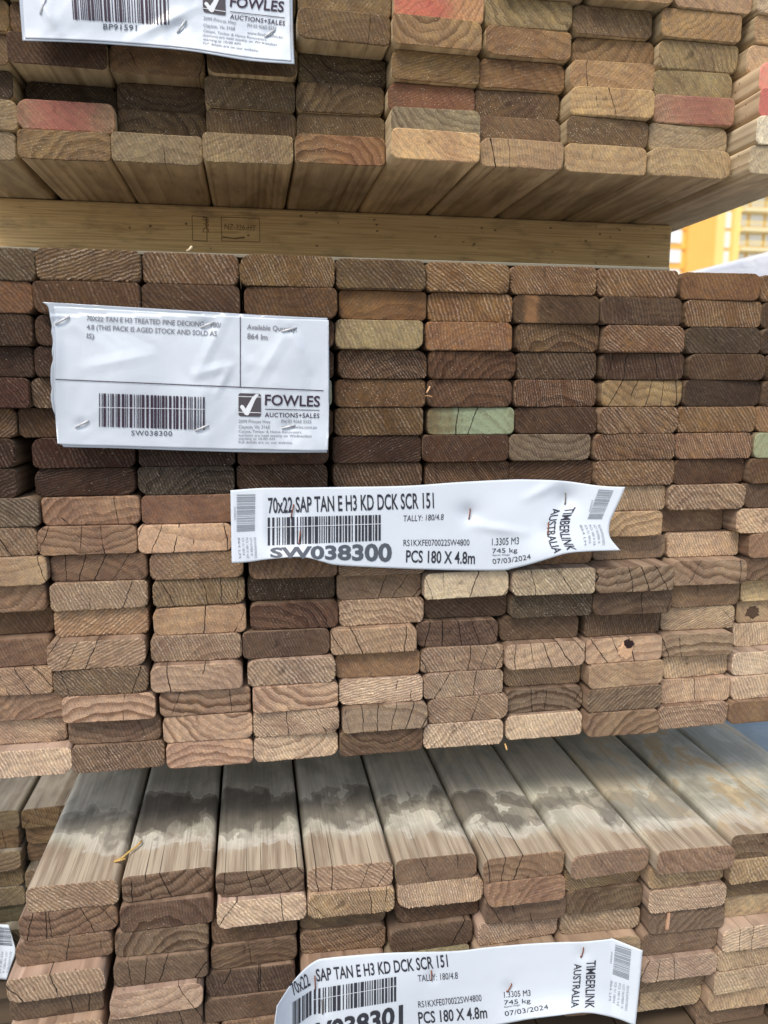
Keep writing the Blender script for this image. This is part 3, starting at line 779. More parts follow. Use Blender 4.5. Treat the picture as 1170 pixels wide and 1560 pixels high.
#          colour, centre x (mm), half width (mm), strength
PAINT = {('m', 6, 5): ((160, 180, 146), 12, 30, .68), ('u', 2, 1): ((170, 92, 86), -4, 24, .6), ('u', 6, 5): ((200, 88, 86), -16, 26, .66), ('u', 9, 2): ((148, 82, 76), 8, 30, .6),
         ('u', 6, 2): ((136, 84, 66), 4, 34, .35), ('u', 10, 2): ((204, 98, 94), -24, 26, .75), ('u', 10, 3): ((226, 132, 118), -22, 26, .8), ('m', 7, 1): ((172, 126, 84), -21, 6, .5),
         ('m', 5, 1): ((140, 104, 70), 0, 14, .25), ('m', 10, 6): ((160, 168, 136), -22, 26, .7), ('m', 4, 4): ((176, 182, 164), 22, 26, .7), ('u', 5, 0): ((150, 96, 62), 12, 28, .35)}
PAINT_WORD = {('m', 6, 5): 'pale green sprayed', ('u', 2, 1): 'red sprayed', ('u', 6, 5): 'bright red sprayed', ('u', 9, 2): 'dull red sprayed', ('u', 10, 2): 'red sprayed', ('u', 10, 3): 'pink sprayed',
              ('m', 10, 6): 'faintly green', ('m', 4, 4): 'pale greenish'}
TIDE = {1: (58, .6, .1), 2: (60, 1, 0), 3: (56, .9, 0), 4: (58, .8, 0), 5: (46, .85, .1), 6: (42, .95, .25), 7: (46, .75, .2), 8: (40, .5, .5), 9: (30, .35, .9), 10: (30, .2, .6)}
GAIN = (1.03, 1.0, 0.81)
TONE = {'u': (.05, 1.12), 'm': (-.08, 1.0), 'w': (.29, 1.26), 'l': (.26, 1.27), 'f': (.18, 1.0)}    # how far the ends have greyed and bleached, stack by stack

def colour_word(c):
    l = 0.3 * c[0] + 0.59 * c[1] + 0.11 * c[2]; s = (max(c) - min(c)) / max(c)
    if l < 62: return 'very dark brown'
    if l < 82: return 'dark brown'
    if l < 102: return 'reddish brown' if c[0] - c[1] > 34 else 'brown'
    if l < 122: return 'greyish brown' if s < .34 else 'mid brown'
    if l < 140: return 'grey-tan' if s < .33 else 'tan'
    return 'pale grey-tan' if s < .27 else 'pale tan'

def position_words(st, c, r):
    row = {'u': 'bottom row' if r == 0 else ORD[r] + ' row up', 'm': 'top row' if r == 0 else ORD[r] + ' row down', 'l': 'top row' if r == 0 else ORD[r] + ' row down', 'f': 'top row' if r == 0 else ORD[r] + ' row down'}[st]
    col = 'leftmost column' if c == 1 else ORD[c - 1] + ' column from left'
    return '%s, %s, %s stack' % (col, row, STACK[st])

boards = {}
def make_board(st, c, r, x, w, z, d, rgb, flags, length=4.8, y0=None):
    rnd = random.Random('%s%d_%d' % (st, c, r))
    RADIUS[:] = (0.0054, 0.0062) if st == 'l' and r == 0 else (0.0052, 0.0064) if st == 'l' else (0.0044, 0.0058)
    saw, ring, crk, spk = flags
    if st == 'l' and r == 0: x, w = x + .0011, w - .0024
    me = board_mesh(w, BOARD_T - 0.00025, length + rnd.uniform(-.02, .02), rnd, .35 + saw / 9.0)
    top = MAT_TIDE if (st == 'l' and r == 0) else MAT_SIDE
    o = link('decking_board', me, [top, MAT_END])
    o.location = (x + w / 2, -d if y0 is None else y0, z)
    o.rotation_euler = (0, rnd.uniform(-.0012, .0012), 0)
    base = lin(rgb)
    lum = .3 * base[0] + .59 * base[1] + .11 * base[2]
    grey, lift = TONE[st] if st != 'm' else (TONE['m'] if r < 8 else TONE['w'])
    base = [max(.004, v * (1 - grey) + lum * grey) * lift * (max(lum, .035) / .13) ** .26 for v in base]
    tint = [min(.85, v * q) for v, q in zip(base, GAIN)]
    fl = {'u': lin((180, 163, 130)), 'm': lin((132, 114, 94)), 'l': lin((146, 126, 106)), 'f': lin((150, 148, 136))}[st]
    k = rnd.uniform(.85, 1.15)
    o['tint'] = tint
    q = .16 if st == 'u' else .45
    o['flank'] = [k * (a * q + b * (1.2 - q)) for a, b in zip(base, fl)]
    far = ring < 6
    sg = rnd.choice((-1, 1)) if ring < 8 else rnd.choice((-1, -1, 1))
    o['pith'] = [rnd.uniform(-70, 70) if far else rnd.uniform(-38, 38), sg * (rnd.uniform(30, 95) if far else rnd.uniform(22, 52)), rnd.uniform(4.5, 8.0) if far else rnd.uniform(5.5, 9.0)]
    if crk >= 2: o['pith'] = [rnd.uniform(-32, 32), sg * rnd.uniform(48, 100), rnd.uniform(5.5, 8.5)]
    o['look'] = [saw / 9.0, ring / 9.0 * 1.05, crk / 9.0]
    ang = rnd.gauss(31, 10) if rnd.random() < .88 else rnd.uniform(100, 140)
    o['marks'] = [spk / 9.0, math.radians(ang), 0.0]
    pc = PAINT.get((st, c, r), ((0, 0, 0), 0, 1, 0))
    o['paint'] = list(lin(pc[0])); o['paint_fit'] = [float(pc[1]), float(pc[2]), float(pc[3])]
    if top is MAT_TIDE: o['tide'] = [float(v) for v in TIDE[c]]
    feat = PAINT_WORD.get((st, c, r)) or (colour_word(rgb) + (' cracked' if crk >= 5 else ' flecked' if spk >= 6 else ' ringed' if ring >= 7 else ' saw-marked' if saw >= 8 else ''))
    noun = 'board end'
    if st == 'l' and r == 0: noun = 'water-stained board'
    tag(o, '%s %s, %s' % (feat, noun, position_words(st, c, r)), 'board', GROUP[st])
    boards[st, c, r] = o
    return o

for ln in BOARDS.strip().split('\n'):
    q = ln.split()
    c, r = int(q[1]), int(q[2])
    make_board(q[0], c, r, float(q[3]) / 1000, float(q[4]) / 1000, float(q[5]) / 1000, float(q[6]) / 1000, tuple(int(v) for v in q[7:10]), tuple(int(v) for v in q[10]))

# the rows of the upper stack that carry on behind and above its label
rr = random.Random(6)
for c in range(1, 6):
    for r in (5, 6):
        if ('u', c, r) not in boards: make_board('u', c, r, -.018 + (c - 1) * .0722, .0705, .0781 + BOARD_T * (r + .5), -.054, (112, 90, 62), (2, 3, 0, 3))

# the last column and lowest rows of the lower stack, then the stack at the far left
rr = random.Random(8)
for r in range(9):
    z = LOW_TOP - BOARD_T * (r + .5)
    make_board('l', 10, r, .694 + rr.uniform(-.003, .003), .0705, z, .06 + rr.uniform(-.01, .01), rr.choice(((120, 90, 66), (150, 122, 95), (110, 84, 62))), (rr.randint(2, 8), rr.randint(2, 7), 0, 1))
FAR = {1: ((116, 100, 76), (110, 84, 58), (124, 104, 82), (112, 92, 62), (122, 106, 80), (98, 90, 70), (108, 96, 74), (110, 92, 66)),
       2: ((112, 88, 58), (118, 92, 62), (116, 92, 70), (124, 104, 80), (104, 86, 62), (110, 94, 70), (108, 90, 66), (112, 92, 70))}
FD = {1: (0, -2, 6, -1, 1, -4, 8, 4), 2: (0, -4, -8, 6, 2, -3, 0, 2)}
for c in (1, 2):
    for r in range(8):
        make_board('f', c, r, (-.0975, -.0252)[c - 1] + rr.uniform(-.0015, .0015) - (0.002 if c == 1 else 0), .0702, -.541 - BOARD_T * (r + .5), 0, FAR[c][r], (rr.randint(1, 4), rr.randint(3, 7), 2, 1), y0=.207 - FD[c][r] / 1000)

# what is left of the lower stack below the picture, down to its bearers
def stack_foot(name, x0, x1, y0, z0, z1, label, group):
    bm = bmesh.new(); rnd = random.Random(4)
    n = max(1, round((x1 - x0) / .0722)); k = max(1, round((z1 - z0) / BOARD_T)); hz = (z1 - z0) / k
    for i in range(n):
        for j in range(k):
            dy = rnd.uniform(-.012, .012)
            add_box(bm, x0 + i * .0722 + .0006, x0 + i * .0722 + .0712, y0 + dy, y0 + 4.78, z0 + j * hz, z0 + (j + 1) * hz - .0004)
    o = bm_to(name, bm, flat_mat('stacked_brown_timber', (96, 82, 66), 0.85, 0.3, 14))
    tag(o, label, 'boards', kind='stuff')
stack_foot('decking_boards', .04, .764, -.04, GROUND_Z + .0776, LOW_TOP - 9 * BOARD_T - .0003, 'lowest boards of the lower stack resting on pine bearers', None)
stack_foot('decking_boards', -.0985, .0455, .212, GROUND_Z + .001, -.541 - 8 * BOARD_T - .0003, 'lowest boards of the far left stack', None)

# ------------------------------------------------------------------ knots and chips that belong to single boards
def blob(parent, name, cx, cz, rx, rz, col, rough=0.8, depth=0.0004, rot=0.0, seed=1):
    rnd = random.Random(seed); bm = bmesh.new(); n = 22
    c = bm.verts.new((cx, -depth, cz)); ring = []; ring2 = []
    for i in range(n):
        a = 2 * math.pi * i / n; k = 1 + rnd.uniform(-.22, .22)
        px, pz = rx * k * math.cos(a), rz * k * math.sin(a)
        px, pz = px * math.cos(rot) - pz * math.sin(rot), px * math.sin(rot) + pz * math.cos(rot)
        ring.append(bm.verts.new((cx + px * .8, -depth * .9, cz + pz * .8))); ring2.append(bm.verts.new((cx + px, 0.0002, cz + pz)))
    for i in range(n):
        j = (i + 1) % n
        bm.faces.new((c, ring[j], ring[i])); bm.faces.new((ring[i], ring[j], ring2[j], ring2[i]))
    bmesh.ops.recalc_face_normals(bm, faces=bm.faces[:])
    return bm_to(name, bm, flat_mat(name + '_surface', col, rough, 0.5, 700), parent)
b = boards['m', 8, 14]
blob(b, 'knot', .0015, -.001, .0075, .0085, (196, 160, 126), seed=3, depth=.0010); blob(b, 'knot', .0035, .0052, .0058, .0038, (44, 30, 28), seed=4, depth=.0016, rot=.1)
b = boards['m', 10, 13]
blob(b, 'knot', -.019, -.0005, .0082, .0064, (84, 66, 52), seed=7, depth=.0010)
b = boards['l', 8, 3]
blob(b, 'splintered_chip', -.0185, .001, .0016, .0105, (196, 156, 126), seed=9, depth=.0012, rot=-.06)
b = boards['l', 5, 4]
blob(b, 'knot', .010, .004, .010, .0032, (120, 112, 90), seed=12, depth=.0010)

# ------------------------------------------------------------------ labels stapled to the ends
def ray_to(px, py, y):
    d = RIGHT * ((px - 585) / FOCAL) + UP * ((780 - py) / FOCAL) + FWD
    return CAM_POS + d * ((y - CAM_POS.y) / d.y)

def resample(pts, n):
    """points along a smooth line through pts, even in length"""
    P = [Vector(p) for p in pts]
    if len(P) == 2: return [P[0].lerp(P[1], i / n) for i in range(n + 1)]
    Q = [P[0] * 2 - P[1]] + P + [P[-1] * 2 - P[-2]]; dense = []
    for i in range(1, len(Q) - 2):
        for k in range(16):
            t = k / 16; a, b, c, d = Q[i - 1], Q[i], Q[i + 1], Q[i + 2]
            dense.append(0.5 * ((2 * b) + (c - a) * t + (2 * a - 5 * b + 4 * c - d) * t * t + (3 * b - a - 3 * c + d) * t ** 3))
    dense.append(P[-1])
    L = [0]
    for i in range(1, len(dense)): L.append(L[-1] + (dense[i] - dense[i - 1]).length)
    out, j = [], 0
    for i in range(n + 1):
        s = L[-1] * i / n
        while j < len(L) - 2 and L[j + 1] < s: j += 1
        t = (s - L[j]) / max(1e-9, L[j + 1] - L[j]); out.append(dense[j].lerp(dense[j + 1], t))
    return out

class Sheet:
    """a sheet of card or film that hangs `depth(px, py)` metres in front of the middle stack's face plane"""
    def __init__(self, name, label, cat, depth):
        self.depth = depth; self.root = bpy.data.objects.new(name, None); COL.objects.link(self.root); self.name = name
        tag(self.root, label, cat)
    def at(self, px, py, lift=0.0):
        return ray_to(px, py, -(self.depth(px, py) + lift))
    def place(self, px, py):
        self.root.location = self.at(px, py)
    def loc(self, px, py, lift=0.0):
        return self.at(px, py, lift) - self.root.location
    def sheet(self, name, top, bot, left, right, mat, lift=0.0, nu=90, nv=40, thick=0.00025):
        T, B = resample(top, nu), resample(bot, nu); Lf, Rt = resample(left, nv), resample(right, nv)
        bm = bmesh.new(); rows = []
        for j in range(nv + 1):
            v = j / nv; row = []
            for i in range(nu + 1):
                u = i / nu
                p = T[i] * (1 - v) + B[i] * v + Lf[j] * (1 - u) + Rt[j] * u - (T[0] * (1 - u) * (1 - v) + T[nu] * u * (1 - v) + B[0] * (1 - u) * v + B[nu] * u * v)
                row.append(bm.verts.new(self.loc(p.x, p.y, lift)))
            rows.append(row)
        for j in range(nv):
            for i in range(nu):
                f = bm.faces.new((rows[j][i], rows[j + 1][i], rows[j + 1][i + 1], rows[j][i + 1])); f.smooth = True
        back = {}
        for row in rows:
            for v in row: back[v] = bm.verts.new(v.co + Vector((0, thick, 0)))
        for j in range(nv):
            for i in range(nu):
                f = bm.faces.new((back[rows[j][i]], back[rows[j][i + 1]], back[rows[j + 1][i + 1]], back[rows[j + 1][i]])); f.smooth = True
        rim = [rows[0][i] for i in range(nu + 1)] + [rows[j][nu] for j in range(1, nv + 1)] + [rows[nv][i] for i in range(nu - 1, -1, -1)] + [rows[j][0] for j in range(nv - 1, 0, -1)]
        for a, b in zip(rim, rim[1:] + rim[:1]): bm.faces.new((a, b, back[b], back[a]))
        bmesh.ops.recalc_face_normals(bm, faces=bm.faces[:])
        return bm_to(name, bm, mat, self.root)

class Print:
    """marks printed on a sheet, each laid into a quad given by its corners on the sheet"""
    def __init__(self, sheet, lift=0.0004):
        self.s = sheet; self.bm = bmesh.new(); self.lift = lift; self.cuts = []
    def quad_map(self, tl, tr, br, bl, bend=0.0):
        tl, tr, br, bl = (Vector(p) for p in (tl, tr, br, bl))
        def f(s, t):                                            # s to the right, t upwards, 0..1
            a, b = bl.lerp(br, s), tl.lerp(tr, s); p = a.lerp(b, t)
            if bend:
                nrm = (tl.lerp(tr, .5) - bl.lerp(br, .5)).normalized(); p = p + nrm * (bend * 4 * s * (1 - s))
            return p
        return f
    def mesh(self, verts, faces, f):
        vs = [self.bm.verts.new(Vector((*f(x, y), 0))) for x, y in verts]
        for fc in faces:
            try: self.bm.faces.new([vs[i] for i in fc])
            except ValueError: pass
    def text(self, body, f, bold=0.0, space=1.0):
        cu = bpy.data.curves.new('lettering', 'FONT'); cu.body = body; cu.size = 1; cu.resolution_u = 3; cu.offset = bold; cu.space_character = space
        o = bpy.data.objects.new('lettering', cu); COL.objects.link(o)
        dg = bpy.context.evaluated_depsgraph_get(); me = bpy.data.meshes.new_from_object(o.evaluated_get(dg))
        xs = [v.co.x for v in me.vertices]; x0, x1 = min(xs), max(xs)
        cap = 0.73
        self.mesh([((v.co.x - x0) / (x1 - x0), v.co.y / cap) for v in me.vertices], [tuple(p.vertices) for p in me.polygons], f)
        bpy.data.objects.remove(o); bpy.data.curves.remove(cu); bpy.data.meshes.remove(me); self.cut()
    def line(self, body, p0, p1, h, bold=0.0, space=1.0, bend=0.0, lean=0.0):
        p0, p1 = Vector(p0), Vector(p1); d = (p1 - p0).normalized(); n = Vector((d.y, -d.x)) + d * lean
        self.text(body, self.quad_map(p0 + n * h, p1 + n * h, p1, p0, bend), bold, space)
    def bars(self, f, seed, n, thin=1, thick=3, gap=0.5):
        rnd = random.Random(seed); seq = []
        for i in range(n): seq.append((rnd.choice((1, 1, 2, thick)) * thin, rnd.choice((1, 1, 2))))
        tot = sum(a + b for a, b in seq) - seq[-1][1]; x = 0
        for a, b in seq:
            m = 6
            vs, fs = [], []
            for k in range(m + 1): vs += [(x / tot, k / m), ((x + a) / tot, k / m)]
            for k in range(m): fs.append((2 * k, 2 * k + 1, 2 * k + 3, 2 * k + 2))
            self.mesh(vs, fs, f); x += a + b
        self.cut()
    def strip(self, p0, p1, wpx, n=24):
        p0, p1 = Vector(p0), Vector(p1); d = (p1 - p0).normalized(); m = Vector((d.y, -d.x)) * (wpx / 2)
        self.mesh([tuple(p0.lerp(p1, i / n) + m * k) for i in range(n + 1) for k in (-1, 1)], [(2 * i, 2 * i + 1, 2 * i + 3, 2 * i + 2) for i in range(n)], lambda x, y: Vector((x, y)))
        if not self.hold: self.cut('ruled_line')
    hold = False
    def poly(self, pts):
        self.mesh(pts, [tuple(range(len(pts)))], lambda x, y: Vector((x, y)))
    def cut(self, name=None):
        """close one piece of print, so that every line of text, code or rule is a part of its own"""
        if len(self.bm.verts): self.cuts.append((name, self.bm)); self.bm = bmesh.new()
    def done(self, name, mat, lift=None):
        self.cut(); out = None
        for nm, bm in self.cuts:
            bmesh.ops.triangulate(bm, faces=bm.faces[:])
            for k in range(5):                                  # keep the ink on the curved sheet
                es = [e for e in bm.edges if e.calc_length() > 3]
                if not es: break
                bmesh.ops.subdivide_edges(bm, edges=es, cuts=1); bmesh.ops.triangulate(bm, faces=[f for f in bm.faces if len(f.verts) > 3])
            for v in bm.verts: v.co = self.s.loc(v.co.x, v.co.y, self.lift if lift is None else lift)
            out = bm_to(nm or name, bm, mat, self.s.root)
        return out

def ink(name, c, rough=0.5):
    return flat_mat(name, c, rough, 0.1, 300)
INK = ink('black_ink', (52, 54, 62)); INK_GLARE_GREY = ink('glare_grey_ink', (128, 130, 136)); INK_PALE = ink('faded_ink', (140, 146, 152)); INK_PLUM = ink('plum_ink', (62, 50, 62)); INK_MID = ink('dull_black_ink', (84, 90, 98)); CHECK_WHITE = ink('check_white', (226, 230, 234))  # the grey ink has the glare over the lettering mixed into its colour

def card_mat(name, c, coat, bump, rough=0.5):
    g = G(name); p = g.obj()
    n = g.noise(p, 14, 2, 0.5, None, 1.2); n2 = g.noise(p, 45, 3, 0.55)
    v = g.math('MULTIPLY_ADD', g.sub(n2, 0.5), 0.03, 1.0)
    nrm = g.bump(g.add(n, g.mul(n2, 0.12)), bump, 0.01)
    m = g.out(g.mix(1.0, lin(c), g.vec(v, v, v), 'MULTIPLY'), rough, nrm, spec=0.3)
    g.b.inputs['Coat Weight'].default_value = coat; g.b.inputs['Coat Roughness'].default_value = 0.08
    g.l.new(nrm, g.b.inputs['Coat Normal'])
    return m
CARD = card_mat('card_in_film', (207, 216, 224), 0.7, 0.5)
FILM = card_mat('plastic_film', (172, 182, 192), 0.8, 0.3, 0.25)
TAPE = card_mat('spun_label_sheet', (209, 218, 226), 0.0, 0.14, 0.55)

def metal(name, c, metallic, rough):
    g = G(name); n = g.noise(g.obj(), 900, 3, 0.6)
    return g.out(g.mix(n, lin(c), lin(tuple(v * .55 for v in c))), rough, Metallic=metallic, spec=0.5)
STEEL = metal('bright_staple', (236, 238, 240), 0.15, 0.3); RUST = metal('rusty_staple', (150, 86, 58), 0.1, 0.7); DULL = metal('dull_staple', (150, 138, 126), 0.6, 0.45)

def tube(bm, pts, r, n=8):
    rings = []
    for i, p in enumerate(pts):
        d = (pts[min(i + 1, len(pts) - 1)] - pts[max(i - 1, 0)]).normalized(); a = d.orthogonal().normalized(); b = d.cross(a)
        rings.append([bm.verts.new(p + (a * math.cos(2 * math.pi * k / n) + b * math.sin(2 * math.pi * k / n)) * r) for k in range(n)])
    for q, s in zip(rings, rings[1:]):
        # the frame may turn between rings: join each vertex to the nearest
        off = min(range(n), key=lambda t: sum((q[k].co - s[(k + t) % n].co).length for k in range(n)))
        for k in range(n): bm.faces.new((q[k], q[(k + 1) % n], s[(k + 1 + off) % n], s[(k + off) % n])).smooth = True
    for q in (rings[0], rings[-1]): bm.faces.new(q)
    bmesh.ops.recalc_face_normals(bm, faces=bm.faces[:])

def staple(sh, p0, p1, mat, r=0.0006):
    a, b = sh.loc(*p0, 0.0012), sh.loc(*p1, 0.0012); back = Vector((0, 0.006, 0)); d = (b - a) * .03
    bm = bmesh.new(); tube(bm, [a + back, a + d * .2 + back * .1, a + d, a.lerp(b, .5) - back * .03, b - d, b - d * .2 + back * .1, b + back], r)
    return bm_to('staple', bm, mat, sh.root)

def crease(px, py, x0, y0, x1, y1, wd):
    """1 on the fold from (x0, y0) to (x1, y1), falling to 0 over wd"""
    dx, dy = x1 - x0, y1 - y0; L = dx * dx + dy * dy; s = max(0, min(1, ((px - x0) * dx + (py - y0) * dy) / L))
    q = math.hypot(px - x0 - s * dx, py - y0 - s * dy) / wd
    return max(0.0, 1 - q) ** 1.3 * (1 - .6 * abs(2 * s - 1))

def gauss(px, py, cx, cy, sx, sy): return math.exp(-((px - cx) / sx) ** 2 - ((py - cy) / sy) ** 2)

def check_logo(sh, tl, tr, br, bl):
    """dark rounded square with a white tick and two white lines"""
    p = Print(sh, 0.0011); f = p.quad_map(tl, tr, br, bl); pts = []
    for cx, cy, a0 in ((.9, .9, 0), (.1, .9, 90), (.1, .1, 180), (.9, .1, 270)):
        for i in range(5): a = math.radians(a0 + 90 * i / 4); pts.append((cx + .1 * math.cos(a), cy + .1 * math.sin(a)))
    p.mesh(pts, [tuple(range(len(pts)))], f); o = p.done('logo', LOGO_DARK)
    p = Print(sh, 0.0013)
    for y in (.16, .84): p.mesh([(.0, y), (1, y), (1, y + .03), (.0, y + .03)], [(0, 1, 2, 3)], f)
    p.mesh([(.06, .40), (.13, .50), (.22, .47), (.32, .33), (.62, .84), (.78, .99), (.92, .97), (.74, .72), (.46, .08), (.38, .04), (.28, .08)], [(0, 1, 2, 3, 10), (3, 4, 5, 6, 7, 8, 9, 10)], f)
    t = p.done('tick', CHECK_WHITE); t.parent = o
LOGO_DARK = ink('logo_charcoal', (82, 78, 82))

# --- auction label on the middle stack
def dep1(px, py):
    d = .0195 - (py - 465) / 225 * .0085 + (0.0018 if py > 480 else 0)
    d += .0032 * gauss(px, py, 200, 575, 70, 50) + .004 * gauss(px, py, 430, 560, 40, 70) + .0026 * gauss(px, py, 300, 610, 30, 60) - .001 * gauss(px, py, 310, 496, 30, 20) + .0045 * gauss(px, py, 470, 690, 60, 40) + .003 * gauss(px, py, 75, 560, 18, 80)
    for c in ((350, 470, 300, 570, 14), (300, 570, 355, 555, 12), (380, 600, 440, 500, 16), (440, 500, 470, 560, 14), (130, 560, 230, 540, 16), (330, 600, 350, 560, 10), (455, 610, 480, 680, 12)): d += .0013 * crease(px, py, *c)
    for c in ((94, 488), (125, 646), (315, 495), (440, 502), (307, 652), (440, 650)): d -= .0016 * gauss(px, py, *c, 11, 8)
    return d
A = Sheet('auction_label', 'white auction label in torn clear sleeve, stapled across the middle stack', 'label', dep1)
A.place(290, 575)
top = [(64, 460), (150, 465), (300, 474), (420, 481), (499, 484.5)]; bot = [(97, 681), (180, 683), (300, 687), (400, 689.5), (498.5, 689.5)]
tear = [(64, 460), (73, 467), (76, 482), (79, 497), (78.2, 505), (80.5, 520), (79, 536), (80.6, 548), (77.6, 560), (77, 580), (78.6, 592), (77.2, 604), (80, 622), (84.5, 634), (87, 650), (88, 668), (97, 681)]
A.sheet('plastic_sleeve', top, bot, tear, [(499, 484.5), (500.5, 560), (499.5, 640), (498.5, 689.5)], FILM, 0.0, 170, 90)
A.sheet('card', [(84, 469), (86, 466.8), (150, 470), (300, 478.5), (420, 485), (495, 487.5), (499, 491)], [(90, 672), (95, 677), (180, 679.5), (300, 683), (400, 685), (492, 686.5), (496, 682)],
        [(84, 469), (84.5, 540), (84.5, 600), (90, 672)], [(499, 491), (499.2, 560), (498, 640), (496, 682)], CARD, 0.0006, 170, 90)
p = Print(A, 0.0011)
for t in (("70X22 TAN E H3 TREATED PINE DECKING - 180/", (131.8, 488.3), (336.4, 499), 7.9), ("4.8 (THIS PACK IS AGED STOCK AND SOLD AS", (131.8, 501.7), (330, 512), 7.9), ("IS)", (131.8, 515), (143, 516), 7.9),
          ("Available Quantity:", (376.3, 501.5), (452, 505.4), 8), ("864 lm", (376.3, 516), (407.4, 518), 8.8)):
    p.line(*t, bold=.012)
p.done('lettering', INK_GLARE_GREY); p = Print(A, 0.0011); p.line("SW038300", (200, 663.3), (262, 664.2), 8, bold=.006, space=1.15); p.done('lettering', INK_MID); p = Print(A, 0.0011)
for t in (("2099 Princes Hwy", (363.5, 644.2), (412, 644.8), 5.4), ("PH 03 9265 5555", (428.8, 644.3), (474.2, 644.8), 5.4), ("Clayton, Vic 3168", (363.5, 652.5), (410.7, 653), 5.4), ("www.fowles.com.au", (428.8, 652.6), (482.5, 653), 5),
          ("Carpet, Timber & Home Renovators", (363.5, 658.8), (458.9, 660), 4), ("auctions are held weekly on Wednesdays", (363.5, 664.7), (474.6, 666), 4), ("starting at 10.00 AM", (363.5, 669.8), (418.6, 670.4), 4), ("Full details are on our website.", (363.5, 675.1), (445.5, 676), 4)):
    p.line(*t)
p.done('lettering', INK_GLARE_GREY)
p = Print(A, 0.0011)
p.line("FOWLES", (403.4, 617), (487.4, 619.5), 16.7, bold=.018); p.line("AUCTIONS+SALES", (403.4, 635.2), (486.4, 636.8), 7.3, bold=.012, space=1.1)
p.strip((403.8, 623.4), (486.8, 625), 1.1); p.strip((366, 482.4), (366, 589.6), 1.2); p.strip((84.6, 578), (493, 595.2), 1.4, 60)
p.done('lettering', INK_PLUM)
p = Print(A, 0.0011); p.bars(p.quad_map((150.8, 599), (311.8, 605), (311.8, 655), (150.8, 650)), 3, 36, 1, 3); p.done('barcode', INK_PLUM)
p = Print(A, 0.0013); p.hold = True; p.strip((150, 620.5), (312, 623.5), .8, 40); p.done('barcode_flaw', CHECK_WHITE)
check_logo(A, (363.3, 598.8), (397.5, 599.8), (397.5, 635), (363.3, 634))
for q in (((84, 493.6), (104.8, 482.4)), ((114.7, 651), (134.7, 641)), ((306, 498.8), (324.2, 491.3)), ((429.4, 505), (451, 499)), ((297.7, 656), (317.4, 647.6)), ((429.8, 652.5), (449, 647.6))): staple(A, *q, STEEL, 0.0008)

# --- auction label on the upper stack
def dep0(px, py):
    return -.040 + .004 * gauss(px, py, 160, 20, 80, 60) + .010 * max(0, (py - 40) / 60) ** 2 + .003 * gauss(px, py, 420, 90, 60, 40) + (.002 * math.sin(px / 40) + .002 * crease(px, py, 200, 60, 300, 10, 14) + .002 * crease(px, py, 90, 50, 60, 0, 12) - .0014 * gauss(px, py, 276, 40, 12, 10) - .0014 * gauss(px, py, 410, 51, 10, 9))
A = Sheet('auction_label', 'white auction label hanging at the top left, cut by the top of the photo', 'label', dep0)
A.place(240, 0)
A.sheet('plastic_sleeve', [(28, -112), (240, -100), (446, -88)], [(34.3, 62), (100, 64), (170.4, 67.7), (283, 77), (377, 92), (448.7, 97.8)], [(28, -112), (28.5, -20), (34.3, 62)], [(446, -88), (445.7, 0), (447, 60), (448.7, 97.8)], FILM, 0.0, 170, 70)
A.sheet('card', [(34, -106), (240, -94), (442, -82)], [(38, 58), (100, 60), (170.4, 63.5), (283, 73), (377, 87), (444, 93)], [(34, -106), (34, -20), (38, 58)], [(442, -82), (441.7, 0), (444, 93)], CARD, 0.0006, 170, 70)
p = Print(A, 0.0011)
p.line("BP91591", (157, 44.6), (208, 46.8), 9.2, bold=.01, space=1.1)
p.done('lettering', INK_MID); p = Print(A, 0.0011)
for t in (("2099 Princes Hwy", (309.5, 30), (359.5, 36.8), 5.5), ("PH 03 9265 5555", (376.4, 40.6), (420.4, 45.9), 5.5), ("Clayton, Vic 3168", (309.5, 40.6), (357.6, 45.9), 5.5), ("www.fowles.com.au", (376.4, 51.5), (429.8, 58.3), 5),
          ("Carpet, Timber & Home Renovators", (309.5, 48.1), (405.4, 62), 4), ("auctions are held weekly on Wednesdays", (309.5, 54.5), (421.6, 69.6), 4), ("starting at 10.00 AM", (309.5, 60.9), (365.9, 68.4), 4), ("Full details are on our website.", (309.5, 66.9), (394, 79), 4)): p.line(*t)
p.done('lettering', INK_GLARE_GREY)
p = Print(A, 0.0011); p.line("FOWLES", (350, 9.5), (432, 18), 16.5, bold=.018); p.line("AUCTIONS+SALES", (350, 28.2), (433.6, 38.7), 7.3, bold=.012, space=1.1); p.strip((350, 17.5), (433.6, 27), 1.1); p.done('lettering', INK_PLUM)
p = Print(A, 0.0011); p.bars(p.quad_map((108, -18), (256, -10), (257.7, 38), (111.4, 29.5)), 8, 36, 1, 3); p.done('barcode', INK_PLUM)
check_logo(A, (308, -14), (343, -10), (344, 23.5), (309.6, 18))
for q in (((61.4, 20.7), (69, -2)), ((270, 49.6), (283, 31)), ((403.5, 56.4), (418.6, 45))): staple(A, *q, STEEL, 0.0008)

# --- timber maker's label on the middle stack
def dep2(px, py):
    d = .0165 + .003 * math.sin((px - 350) / 95.0)
    d += .010 * gauss(px, py, 445, 862, 55, 28) - .003 * gauss(px, py, 395, 862, 22, 20)
    d += .016 * max(0, (px - 850) / 100) ** 2 * (1 if px < 1000 else 0) + .010 * gauss(px, py, 850, 850, 60, 40) - .004 * gauss(px, py, 862, 760, 22, 20) - .003 * gauss(px, py, 716, 782, 22, 16) + .003 * gauss(px, py, 780, 790, 40, 40)
    for c in ((445, 779), (456, 820), (715, 783), (861, 760), (835, 806)): d -= .0016 * gauss(px, py, *c, 9, 12)
    d += .0016 * crease(px, py, 400, 745, 402, 856, 9) + .002 * crease(px, py, 800, 760, 850, 735, 12) + .002 * crease(px, py, 720, 800, 800, 812, 12)
    return d
T2 = Sheet('timber_label', 'long curled white tally label stapled across the middle stack', 'label', dep2)
